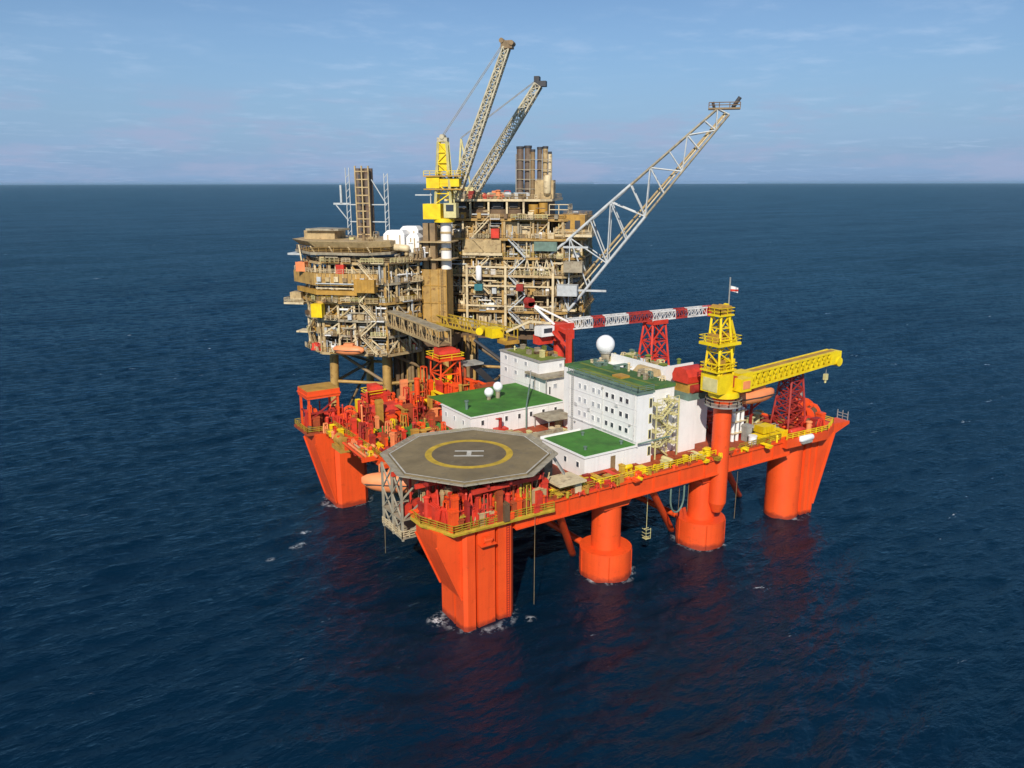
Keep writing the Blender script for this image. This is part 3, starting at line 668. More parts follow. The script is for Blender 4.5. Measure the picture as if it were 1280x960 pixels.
radome((27.0, 42.0, 23.7), .95, 22.1, 'small white satellite dome at the left on the wide green roof')
radome((29.3, 42.2, 24.5), 1.0, 22.1, 'small white satellite dome at the right of its twin on the wide green roof')
ln = Thing('roof_winch_house', 'red and orange hooded winch house on the green roof left of the yellow crane', 'winch house', (50.4, 8, 27.2))
ln.o.location.x -= .8
ln.part('base', MB().box(47.2, 52.6, 5.4, 10, 27.2, 28.4), 'greygreen')
ln.part('housing', MB().box(47.8, 51.6, 6.2, 9.6, 28.4, 30.2), 'ochre')
ln.part('hood', MB().extr([(6.0, 30.2), (5.8, 31.4), (6.6, 32.6), (8, 33.0), (9.4, 32.6), (10.0, 31.4), (9.8, 30.2)], 'x', 47.4, 52.8), 'red')
ln.part('drum', MB().cyl((48.2, 5.7, 29.2), (51, 5.7, 29.2), .75, n=16), 'deepred')

# ------------------------------------------------------------------ yellow pedestal crane and its boom rest
yc = Thing('pedestal_crane', 'yellow pedestal crane on an orange post with its boom laid out to the right', 'crane', (51.8, 2.3, 9))
PX, PY = 51.9, 2.4
yc.part('pedestal', MB().cyl((PX, PY, 8.6), (PX, PY, 28.6), 1.6, n=36).cyl((PX, PY, 6.8), (PX, PY, 8.6), .9, 1.6, n=36).cyl((PX, PY, 27.4), (PX, PY, 28.6), 1.6, 2.3, n=36), 'orange')
yc.part('slew_ring', MB().cyl((PX, PY, 28.6), (PX, PY, 29.6), 2.7, n=36), 'yellow')
yc.part('walkway', MB().cyl((PX, PY, 27.0), (PX, PY, 27.2), 3.3, n=24), 'grey')
yc.part('walkway_railing', MB().rail([(PX + 3.2 * math.cos(i * .5236), PY + 3.2 * math.sin(i * .5236), 27.2) for i in range(12)], closed=True, w_=.1), 'pgrey')
hs = yc.part('machinery_house', MB().box(48.5, 51.8, .4, 4.8, 29.6, 32.9), 'yellow')
yc.part('house_panel', MB().box(48.42, 48.5, .9, 4.2, 29.9, 32.2), 'palyel', hs)
yc.part('winch_drum', MB().cyl((52.6, .6, 31.4), (52.6, 4.6, 31.4), 1.0, n=18), 'deepred', hs)
cb = yc.part('cab', MB().box(52.4, 55.0, -1.0, 1.2, 29.8, 32.1), 'yellow')
yc.part('cab_window', MB().box(52.8, 54.6, -1.06, -1.0, 30.3, 31.7), 'salmon', cb)
yc.part('cab_window', MB().box(55.0, 55.06, -.7, .9, 30.6, 31.8), 'glass', cb)
yc.part('turntable', MB().box(51.8, 57.6, 1.4, 5.0, 29.6, 31.0).box(55.2, 58.6, 1.8, 4.6, 29.8, 32.2), 'yellow')
for sx, sy in ((0, 0), (0, 1), (1, 0), (1, 1)):
    yc.part('tower_leg', MB().beam((48.7 + 3.6 * sx, 1.0 + 3.2 * sy, 32.6), (49.1 + 2.0 * sx, 1.6 + 2.0 * sy, 43.0), .36), 'yellow')
tw = MB().lattice([(48.7, 1.0, 32.6), (52.3, 1.0, 32.6), (52.3, 4.2, 32.6), (48.7, 4.2, 32.6)], [(49.1, 1.6, 43), (51.1, 1.6, 43), (51.1, 3.6, 43), (49.1, 3.6, 43)], 5, .2)
yc.part('lacing', tw, 'yellow')
for z, e, th in ((33.4, .7, .3), (38.0, 1.0, .5), (43.0, .1, .3)):
    dkk = yc.part('platform', MB().box(48.6 - e, 51.8 + e * 1.3, 1.3 - e, 3.9 + e, z, z + th), 'yellow')
    yc.part('platform_railing', MB().rail([(48.6 - e, 1.3 - e, z + th), (51.8 + e * 1.3, 1.3 - e, z + th), (51.8 + e * 1.3, 3.9 + e, z + th), (48.6 - e, 3.9 + e, z + th)], closed=True, w_=.09, step=1.3), 'yellow', dkk)
for i, (x, z) in enumerate(((48.9, 38.4), (51.4, 38.4), (50.0, 33.8), (52.4, 33.8))): yc.part('winch', MB().box(x - .7, x + .7, 1.4, 3.6, z, z + 1.5), rnd.choice(['yellow', 'ochre']))
yc.part('head_block', MB().box(48.9, 51.6, 1.6, 3.6, 43.3, 44.4).cyl((49.4, 1.4, 44.2), (49.4, 3.8, 44.2), .7, n=16).cyl((51.0, 1.4, 44.2), (51.0, 3.8, 44.2), .6, n=16), 'ochre')
yc.part('back_stay', MB().beam((51.2, 2.6, 44.9), (53.9, 2.6, 38.2), .9, .5).beam((53.9, 2.6, 38.4), (52.9, 2.6, 32.4), .6, .4), 'yellow')
yc.part('mast', MB().cyl((51.9, 2.6, 43.2), (51.9, 2.6, 49.4), .12, n=6), 'grey')
bp0, bp1 = Vector((58.0, 3.2, 30.4)), Vector((83.4, 3.6, 31.8))
def boom(T, p0, p1, wd, h0, h1, mat, m=14, ch=.3, lc=.16, cross=True, side=None, mats=None):
    d = (p1 - p0).normalized(); u = side or d.cross(Vector((0, 0, 1))).normalized(); v = u.cross(d)
    c0 = [p0 + u * (wd / 2) * a + v * (h0 / 2) * b for a, b in ((-1, -1), (1, -1), (1, 1), (-1, 1))]
    c1 = [p1 + u * (wd / 2) * a + v * (h1 / 2) * b for a, b in ((-1, -1), (1, -1), (1, 1), (-1, 1))]
    if mats:
        for i in range(len(mats)):
            f0, f1 = i / len(mats), (i + 1) / len(mats)
            a = [x.lerp(y, f0) for x, y in zip(c0, c1)]; b = [x.lerp(y, f1) for x, y in zip(c0, c1)]
            mm = MB(); 
            for j in range(4): mm.beam(a[j], b[j], ch)
            s_ = T.part('boom_section', mm, mats[i]); T.part('lacing', MB().lattice(a, b, 3, lc, cross), mats[i], s_)
        return c0, c1
    for a, b in zip(c0, c1): T.part('boom_chord', MB().beam(a, b, ch), mat)
    T.part('boom_lacing', MB().lattice(c0, c1, m, lc, cross), mat)
    return c0, c1
boom(yc, bp0, bp1, 2.0, 2.7, 2.2, 'yellow', 16, .36, .26)
yc.part('boom_head', MB().box(81.8, 84.8, 2.4, 4.8, 30.4, 32.9).cyl((84.2, 2.2, 30.8), (84.2, 5.0, 30.8), .9, n=16), 'yellow')
yc.part('boom_walkway', MB().beam(bp0 + Vector((0, -.2, 1.5)), bp1 + Vector((0, -.2, 1.2)), 1.2, .15), 'ochre')
yc.part('hook_rope', MB().cyl((82.0, 3.5, 30.5), (82.0, 3.5, 28.4), .06, n=5), 'grey'); yc.part('hook_block', MB().box(81.6, 82.4, 3.2, 3.8, 27.2, 28.4).cyl((82, 3.5, 27.2), (82, 3.5, 26.6), .2), 'palyel')
yc.o.location += Vector((-1.3, -1.3, 0))
fl = Thing('flag', 'small white and red flag flying from the mast of the yellow pedestal crane', 'flag', (53.7, 2.6, 47))
fl.o.location += Vector((-3.0, -1.3, 0))
fv = []; 
for i in range(9):
    for z in (47.1, 48.0): fv.append((53.75 + i * .26, 2.6 + .16 * math.sin(i * 1.1), z - i * .07))
fm = MB(); fm.add(fv, [(2 * i, 2 * i + 2, 2 * i + 3, 2 * i + 1) for i in range(8)]); fl.part('cloth', fm, 'white')
fm = MB(); fm.add([(x, y - .012, 46.9 + (z - 46.9) * .4 + .05) for x, y, z in fv], [(2 * i, 2 * i + 2, 2 * i + 3, 2 * i + 1) for i in range(8)]); fl.part('stripe', fm, 'red')
def lattice_tower(name, label, cx, cy, z0, z1, b, t, mat, m=4, wd=.34):
    T = Thing(name, label, 'boom rest', (cx, cy, z0))
    q0 = [(cx + b * a, cy + b * .8 * c, z0) for a, c in ((-1, -1), (1, -1), (1, 1), (-1, 1))]; q1 = [(cx + t * a, cy + t * .8 * c, z1) for a, c in ((-1, -1), (1, -1), (1, 1), (-1, 1))]
    for a, c in zip(q0, q1): T.part('leg', MB().beam(a, c, wd), mat)
    T.part('bracing', MB().lattice(q0, q1, m, wd * .6, True), mat)
    T.part('saddle', MB().box(cx - t - .3, cx + t + .3, cy - t, cy + t, z1, z1 + .5).box(cx - t - .3, cx + t + .3, cy - t - .2, cy - t, z1, z1 + 1.0).box(cx - t - .3, cx + t + .3, cy + t, cy + t + .2, z1, z1 + 1.0), mat)
    return T
lattice_tower('boom_rest_tower', 'red lattice tower holding up the yellow crane boom at the right corner', 73.2, 4.4, DZ + .1, 29.8, 2.7, 1.5, 'deepred', 6)
lb = Thing('lifeboat', 'orange enclosed lifeboat on davits below the yellow crane boom', 'lifeboat', (61.5, 5.5, DZ))
def boat(T, c, L, W, H, mat, rz=0.0):
    m = MB(); n, k = 14, 12; ca, sa = math.cos(rz), math.sin(rz)
    for i in range(n + 1):
        t = i / n * 2 - 1; s_ = max(.03, (1 - abs(t) ** 2.6)) ** .55
        for j in range(k):
            a = 2 * math.pi * j / k; y = math.cos(a) * W / 2 * s_; z = math.sin(a) * H / 2 * (s_ if math.sin(a) < 0 else .35 + .65 * s_)
            x = t * L / 2; m.v.append((c[0] + x * ca - y * sa, c[1] + x * sa + y * ca, c[2] + z))
    for i in range(n):
        for j in range(k): m.f.append((i * k + j, (i + 1) * k + j, (i + 1) * k + (j + 1) % k, i * k + (j + 1) % k))
    m.f.append(tuple(range(k))); m.f.append(tuple(n * k + j for j in range(k - 1, -1, -1)))
    hu = T.part('hull', m, mat)
    f = MB(); f.add(MB().prism([(c[0] + x * ca - y * sa, c[1] + x * sa + y * ca) for x, y in ((-L * .12, -W * .28), (L * .18, -W * .28), (L * .18, W * .28), (-L * .12, W * .28))], c[2] + H * .42, c[2] + H * .68).v, MB().prism([(0, 0), (1, 0), (1, 1), (0, 1)], 0, 1).f)
    T.part('cockpit', f, mat, hu)
    e = MB(); pts = [(c[0] + x * ca - y * sa, c[1] + x * sa + y * ca, c[2] + .05) for x, y in ((-L * .43, -W * .42), (0, -W * .54), (L * .43, -W * .42))]
    e.beam(pts[0], pts[1], .14).beam(pts[1], pts[2], .14); T.part('fender', e, 'dark', hu)
boat(lb, (60.6, 2.6, 26.8), 10.4, 3.0, 2.8, 'salmon')
for x in (58.2, 63.6): lb.part('davit', MB().beam((x, 5.6, DZ), (x, 5.6, 29.2), .4).beam((x, 5.6, 29.2), (x, 2.6, 29.0), .35).beam((x, 5.6, 23), (x, 3.2, 25.4), .3), 'deepred')
lb2 = Thing('lifeboat', 'pale orange lifeboat slung at the end of the rig left of the helideck', 'lifeboat', (-3.5, 24, 15))
boat(lb2, (-2.6, 22.6, 16.6), 12.4, 3.4, 3.6, 'salmon', R(-38))
for d in (-3.4, 3.4):
    x, y = -2.4 + d * math.cos(R(-38)), 22.4 + d * math.sin(R(-38))
    lb2.part('davit', MB().beam((x, y, 18.4), (x, y, 19.6), .18).beam((x, y, 19.6), (4.2, y + 2, 19.6), .3).beam((4.2, y + 2, 19.6), (4.2, y + 2, DZ), .3), 'salmon')
ep = Thing('exhaust_pipe_bank', 'cluster of white exhaust pipes beside the orange crane post', 'exhaust pipes', (56.6, 4.6, DZ))
for x in (57.6, 58.8, 60.0): ep.part('pipe', MB().cyl((x, 4.6, DZ), (x, 4.6, 24.2), .34, n=12), 'white')
for z in (19.4, 21.6, 23.6): ep.part('clamp', MB().box(57.1, 60.5, 4.1, 5.1, z, z + .22), 'cream')

# ------------------------------------------------------------------ right corner gear
def winch(label, x, y, z, mat, s=1.0, rz=0.0):
    T = Thing('anchor_winch', label, 'winch', (x, y, z), rz, 'anchor winches on the rig corners', local=True)
    T.part('bed', MB().box(-2.2 * s, 2.2 * s, -1.5 * s, 1.5 * s, 0, .4 * s), 'deckred')
    d = T.part('drum', MB().cyl((-1.5 * s, 0, 1.5 * s), (1.5 * s, 0, 1.5 * s), 1.0 * s, n=20), 'brown')
    for e in (-1.55, 1.55): T.part('flange', MB().cyl((e * s - .12, 0, 1.5 * s), (e * s + .12, 0, 1.5 * s), 1.45 * s, n=24), mat)
    T.part('gear_housing', MB().extr([(-.9 * s, .4 * s), (.9 * s, .4 * s), (1.2 * s, 1.4 * s), (.7 * s, 2.5 * s), (-.5 * s, 2.6 * s), (-1.2 * s, 1.6 * s)], 'x', 1.7 * s, 2.6 * s), mat)
    T.part('motor', MB().cyl((2.6 * s, 0, 1.4 * s), (3.5 * s, 0, 1.4 * s), .5 * s, n=14), 'red')
    for e in (-.9, .9): T.part('frame', MB().beam((-2 * s, e * s, .4 * s), (-2 * s, e * s * .4, 2.6 * s), .2 * s).beam((-2 * s, e * s * .4, 2.6 * s), (2 * s, e * s * .4, 2.7 * s), .18 * s), mat)
winch('red anchor winch with orange hood at the far right corner of the rig', 79.4, 4.4, DZ + .1, 'orange', 1.25, R(20))
winch('red anchor winch beside the foot of the red lattice tower', 76.6, 1.0, DZ + .1, 'red', .85, R(100))
winch('red anchor winch under the near front edge of the helideck, left of the middle', -3.2, 2.6, 16.76, 'red', 1.0, R(10))
winch('red anchor winch under the near front edge of the helideck, right of the middle', 4.6, 1.4, 16.76, 'red', 1.0, R(0))
winch('red anchor winch inside the tall gantry on the far left corner', -3.4, 60.0, 16.76, 'red', 1.05, R(15))
winch('orange anchor winch on the far left deck edge beside the gantry', 2.4, 56.0, DZ + .1, 'orange', 1.0, R(70))
hd_ = Thing('winch_hood', 'rounded bright orange hood on the far right corner of the rig', 'hood', (80.4, 6.6, DZ + .1))
hd_.part('shell', MB().extr([(78.2, 18), (77.9, 20.2), (78.9, 22.0), (80.6, 22.6), (82.2, 21.6), (83.2, 19.6), (83.3, 18)][::-1], 'y', 5.6, 8.4), 'orange')
hd_.part('vent', MB().cyl((79.4, 6.6, 22.2), (79.4, 6.6, 24.0), .35).cyl((79.4, 6.6, 24), (79.4, 6.6, 24.3), .55), 'grey')
yg = Thing('grating_stack', 'yellow steel grating crates on the deck edge right of the crane post', 'crates', (61.8, 2.6, DZ))
for i, (x, y, z, l) in enumerate(((62.0, 2.2, DZ, 2.8), (65.2, 2.0, DZ, 2.8), (63.8, 2.4, DZ + 1.5, 3.2), (67.8, 2.2, DZ, 2.0))):
    m = MB(); L = l / 2
    for k in range(7): m.beam((x - L, y - 1.2, z + .1 + k * .2), (x + L, y - 1.2, z + .1 + k * .2), .08); m.beam((x - L, y - 1.2, z + .1 + k * .2), (x - L, y + 1.2, z + .1 + k * .2), .08)
    for k in range(8): m.beam((x - L + k * l / 7, y - 1.22, z), (x - L + k * l / 7, y - 1.22, z + 1.4), .1)
    m.box(x - L + .1, x + L - .1, y - 1.1, y + 1.1, z + .02, z + 1.25); yg.part('crate', m, 'yellow')
lrf = Thing('liferaft_canister', 'white liferaft canister at the deck edge under the red lattice tower', 'liferaft', (71.8, -1.1, DZ))
lrf.part('canister', MB().capsule((70.2, -1.1, 17.6), (73.4, -1.1, 17.6), .62, 14), 'radome'); lrf.part('cradle', MB().box(70.4, 73.2, -1.6, -.7, 16.7, 17.1), 'grey')
wb = Thing('white_drum', 'round white drum on deck just right of the crane post', 'drum', (57.6, 1.2, DZ))
wb.part('body', MB().cyl((59.6, 1.5, DZ), (59.6, 1.5, 19.4), .75, n=20), 'radome'); wb.part('lid', MB().cyl((59.6, 1.5, 19.4), (59.6, 1.5, 19.55), .82, n=20), 'white')
sm = Thing('signal_mast', 'thin signal mast with lights behind the far right winches', 'mast', (82, 7, DZ))
sm.part('pole', MB().cyl((77.6, 7.6, DZ), (77.6, 7.6, 25.4), .14, n=8), 'deepred'); sm.part('crosstree', MB().beam((76.9, 7.6, 23.4), (78.3, 7.6, 23.4), .14), 'deepred')

# ------------------------------------------------------------------ far left corner gantry and red towers
gt = Thing('corner_gantry', 'orange flat-roofed open gantry on the far left corner of the rig', 'gantry', (-3, 60, 16.75))
for x in (-5.4, .6):
    for y in (57.6, 62.4): gt.part('post', MB().beam((x, y, 16.75), (x, y, 23.4), .4), 'orange')
gt.part('roof', MB().box(-5.8, 1.0, 57.2, 62.8, 23.4, 25.0), 'orange'); gt.part('roof_top', MB().box(-5.7, .9, 57.3, 62.7, 25.0, 25.15), 'ochre'); gt.part('roof_rim', MB().box(-5.95, 1.15, 57.05, 62.95, 23.9, 24.2), 'orange')
gt.part('bracing', MB().beam((-5.4, 57.6, 19), (.6, 57.6, 23), .25).beam((-5.4, 57.6, 20.4), (.6, 57.6, 20.4), .3).beam((-5.4, 57.6, 20.4), (-5.4, 62.4, 20.4), .3), 'deepred')
for lab, cx, cy, zt, mt in (('red lattice mast standing among red machinery right of the corner gantry', 9.5, 60, 21.6, 'red'), ('tall orange lattice tower at the foot of the sloping grey gangway', 27.0, 60.5, 27.4, 'orange')):
    T = Thing('lattice_mast' if zt < 25 else 'gangway_tower', lab, 'tower', (cx, cy, DZ)); s_ = 1.5 if zt < 25 else 2.6
    q0 = [(cx + s_ * a, cy + s_ * c, DZ) for a, c in ((-1, -1), (1, -1), (1, 1), (-1, 1))]; q1 = [(cx + s_ * .9 * a, cy + s_ * .9 * c, zt) for a, c in ((-1, -1), (1, -1), (1, 1), (-1, 1))]
    for a, c in zip(q0, q1): T.part('leg', MB().beam(a, c, .32), mt)
    T.part('bracing', MB().lattice(q0, q1, 3, .25), mt); T.part('platform', MB().box(cx - s_ - .6, cx + s_ + .6, cy - s_ - .6, cy + s_ + .6, zt, zt + .3), mt)
    T.part('railing', MB().rail([(cx - s_ - .5, cy - s_ - .5, zt + .3), (cx + s_ + .5, cy - s_ - .5, zt + .3), (cx + s_ + .5, cy + s_ + .5, zt + .3), (cx - s_ - .5, cy + s_ + .5, zt + .3)], closed=True, w_=.12), 'yellow')
    T.part('machinery', MB().box(cx - s_ * .7, cx + s_ * .7, cy - s_ * .7, cy + s_ * .7, zt + .3, zt + 2.4).cyl((cx - s_, cy - s_ * .6, zt + 1.4), (cx + s_, cy - s_ * .6, zt + 1.4), .7, n=12), 'red')
bs = Thing('black_stairway', 'black sloping covered stairway behind the wide deckhouse', 'stairs', (37, 61, DZ))
bs.part('chute', MB().beam((33.6, 60, 25.4), (38.6, 58.6, 20.2), 1.7, 1.4), 'black'); bs.part('frame', MB().beam((34.6, 62, DZ), (34.6, 62, 27.0), .5).beam((38.5, 59.2, DZ), (38.5, 59.2, 20), .4), 'beige'); bs.part('landing', MB().box(30.6, 35.2, 57.6, 61.6, 25.6, 26.0), 'grey')
db = Thing('deck_house_red', 'red hipped machinery house among the clutter left of the wide deckhouse', 'machinery house', (9, 51, DZ))
db.part('wall', MB().box(5.6, 12.4, 50.4, 54.6, DZ, 20.6), 'orange'); db.part('roof', MB().prism([(5.3, 50.1), (12.7, 50.1), (12.7, 54.9), (5.3, 54.9)], 20.6, 21.6, [(6.4, 51.2), (11.6, 51.2), (11.6, 53.8), (6.4, 53.8)]), 'red'); db.part('door', MB().box(8, 9, 50.33, 50.4, DZ, 20), 'deepred')
yk = Thing('yellow_reel', 'yellow hose reel on the far left deck edge near the corner column', 'reel', (-1.2, 46, DZ))
yk.part('drum', MB().cyl((-3.0, 45.2, 17.4), (-3.0, 48.2, 17.4), .9, n=20), 'ochre'); yk.part('stand', MB().box(-4.2, -1.2, 44.6, 49.2, 15.6, 16.4).beam((-3, 44.9, 16), (-3, 44.9, 18.4), .4).beam((-3, 48.9, 16), (-3, 48.9, 18.4), .4), 'ochre')
yk.part('flange', MB().cyl((-3.0, 45.0, 17.4), (-3.0, 45.2, 17.4), 1.15, n=20).cyl((-3.0, 48.2, 17.4), (-3.0, 48.4, 17.4), 1.15, n=20), 'ochre')
pb = Thing('long_pipe_bundle', 'pale orange pipe bundle lying at the far left edge of the rig', 'pipes', (-2, 40, 16))
for i in range(4): pb.part('pipe', MB().cyl((-2.1 - .8 * i, 32.5 + (i * 1.7) % 2.3, 18.2), (-2.1 - .8 * i, 43 - (i * 2.3) % 3, 18.2 + .1 * i), .24, n=10), ('salmon', 'beige', 'salmon', 'orange')[i])
pb.part('bracket', MB().box(-4.6, -1.4, 33, 33.4, 17.3, 18.1).box(-4.6, -1.4, 41, 41.4, 17.3, 18.1), 'orange')

# ------------------------------------------------------------------ red and white crane at the back of the rig
rc = Thing('knuckle_crane', 'red crane with red and white striped boom laid over the back of the rig', 'crane', (50.5, 50, DZ))
rc.part('pedestal', MB().cyl((50.5, 50, DZ), (50.5, 50, 31.0), 1.25, n=24), 'red')
rc.part('slew_body', MB().box(48.0, 53.4, 48.2, 51.8, 31.0, 34.6).box(44.2, 48.0, 49.0, 51.2, 30.4, 32.4), 'red')
rc.part('cab', MB().box(44.0, 47.4, 47.6, 50.4, 32.4, 34.6), 'white'); rc.part('cab_window', MB().box(44.6, 46.8, 47.54, 47.6, 33.2, 34.2), 'glass')
boom(rc, Vector((52.5, 49.6, 34.2)), Vector((83.5, 36.6, 36.4)), 1.8, 2.1, 1.7, 'white', ch=.34, lc=.15, cross=False, mats=['oldwhite', 'oldwhite', 'deepred', 'oldwhite', 'oldwhite', 'deepred', 'deepred', 'oldwhite', 'oldwhite', 'deepred', 'oldwhite', 'oldwhite'])
rc.part('boom_head', MB().box(82.4, 84.6, 35.4, 37.6, 35.2, 37.4), 'red')
rc.part('gantry_frame', MB().beam((48.4, 49, 34.6), (44.2, 52.0, 39.2), .5).beam((52.8, 49, 34.6), (44.2, 52.0, 39.2), .4).beam((48.4, 51, 34.6), (44.2, 52.0, 39.2), .4), 'white')
rc.part('sheave_head', MB().cyl((43.8, 51.4, 39.6), (43.8, 53, 39.6), 1.0, n=16).box(43.0, 44.8, 51.4, 53.0, 38.4, 39.6), 'deepred')
rc.part('jib_strut', MB().beam((47.2, 48.6, 35), (42.2, 49.6, 35.8), .5).beam((42.2, 49.6, 35.8), (38.0, 52.6, 33.4), .45), 'cream')
lattice_tower('boom_rest_tower', 'red lattice stand holding the middle of the red and white boom', 71.4, 41.5, DZ, 33.8, 3.4, 1.9, 'red', 4, .42)
rp = Thing('red_prop', 'bright red upright boom prop behind the rear white block', 'boom prop', (51.4, 46.4, 25))
rp.part('column', MB().beam((49.0, 44.4, 25.2), (49.0, 44.4, 34.2), 1.0), 'red'); rp.part('arm', MB().beam((49, 44.4, 33.2), (49, 47.8, 33.8), .8).beam((49, 44.4, 30), (47, 47.6, 33.4), .5), 'red'); rp.part('foot', MB().box(48, 50, 43.4, 45.4, 25.2, 25.8), 'red')

# ================================================================== the fixed production platform behind
P0 = (27.5, 89.7); PRZ = R(-45)
def plat_thing(name, label, cat): return Thing(name, label, cat, (P0[0], P0[1], 0), PRZ, local=True)
def plat_at(name, label, cat, p, q, z):
    c, s = math.cos(PRZ), math.sin(PRZ)
    T = Thing(name, label, cat, (P0[0] + p * c - q * s, P0[1] + p * s + q * c, z), PRZ, local=True); T.off = Vector((p, q, z)); return T
pl = plat_thing('production_platform', 'beige and brown fixed production platform with stacked process decks on steel legs', 'oil platform')
pr = random.Random(21)
# jacket: legs and bracing down to the sea
LEGS = [(-18, 5), (-3.5, 5), (10, 14), (-18, 30), (-3.5, 30), (10, 30), (24, 30), (38, 30), (24, 48), (38, 48)]
for x, y in LEGS: pl.part('leg', MB().cyl((x * 1.06, y, -8), (x, y, 25), 1.15, n=16), 'tan')
for x, y in ((-2, 9), (1, 10), (4, 11), (-1, 13), (2, 14), (5, 15), (7, 12)): pl.part('conductor', MB().cyl((x, y, -6), (x, y, 26), .62, n=12), rnd.choice(['tan', 'umber', 'brown']))
pl.part('conductor_bay', MB().box(-4, 9, 11, 24, 3, 23.2), 'brown')
for k in range(9): pl.part('conductor', MB().cyl((-4 + k * 1.5, 9.6 + .4 * (k % 2), -6), (-4 + k * 1.5, 9.6 + .4 * (k % 2), 23), .4, n=10), rnd.choice(['tan', 'ochre', 'umber', 'tan']))
for (a, b) in ((0, 1), (1, 2), (3, 4), (4, 5), (5, 6), (6, 7), (8, 9), (0, 3), (1, 4), (7, 9)):
    for z in (1.5, 14):
        pl.part('jacket_brace', MB().cyl((*LEGS[a], z), (*LEGS[b], z), .42, n=8), 'tan')
    pl.part('jacket_brace', MB().cyl((*LEGS[a], 1.5), (*LEGS[b], 14), .42, n=8), 'umber'); pl.part('jacket_brace', MB().cyl((*LEGS[b], 14), (*LEGS[a], 22.5), .42, n=8), 'umber')

def inset(poly, d):
    cx = sum(p[0] for p in poly) / len(poly); cy = sum(p[1] for p in poly) / len(poly)
    return [(x + (cx - x) * d / max(1e-3, math.hypot(cx - x, cy - y)), y + (cy - y) * d / max(1e-3, math.hypot(cx - x, cy - y))) for x, y in poly]
STRUCT = ['cream', 'cream', 'beige', 'beige', 'tan', 'pgrey']
EQ = ['beige', 'tan', 'brown', 'umber', 'pgrey', 'cream', 'ochre', 'steel', 'umber', 'beige', 'tan', 'pgrey', 'brown', 'grey']
def deck(poly, z, edge='beige', rails=True, th=.5):
    d = pl.part('deck', MB().prism(poly, z - th, z), 'umber')
    m = MB(); n = len(poly)
    for i in range(n):
        a, b = poly[i], poly[(i + 1) % n]; m.beam((*a, z - .35), (*b, z - .35), .3, .62)
    pl.part('edge_beam', m, edge, d)
    if rails: pl.part('railing', MB().rail([(*p, z + .02) for p in inset(poly, .3)], closed=True, w_=.085, step=1.8, rows=3), rnd.choice(['beige', 'olive', 'tan']), d)
def face_pt(a, b, t, inn, z):   # point on the line a->b, pushed inward (left of travel)
    ax, ay = a; bx, by = b; L = math.hypot(bx - ax, by - ay); nx, ny = -(by - ay) / L, (bx - ax) / L
    return (ax + (bx - ax) * t + nx * inn, ay + (by - ay) * t + ny * inn, z)
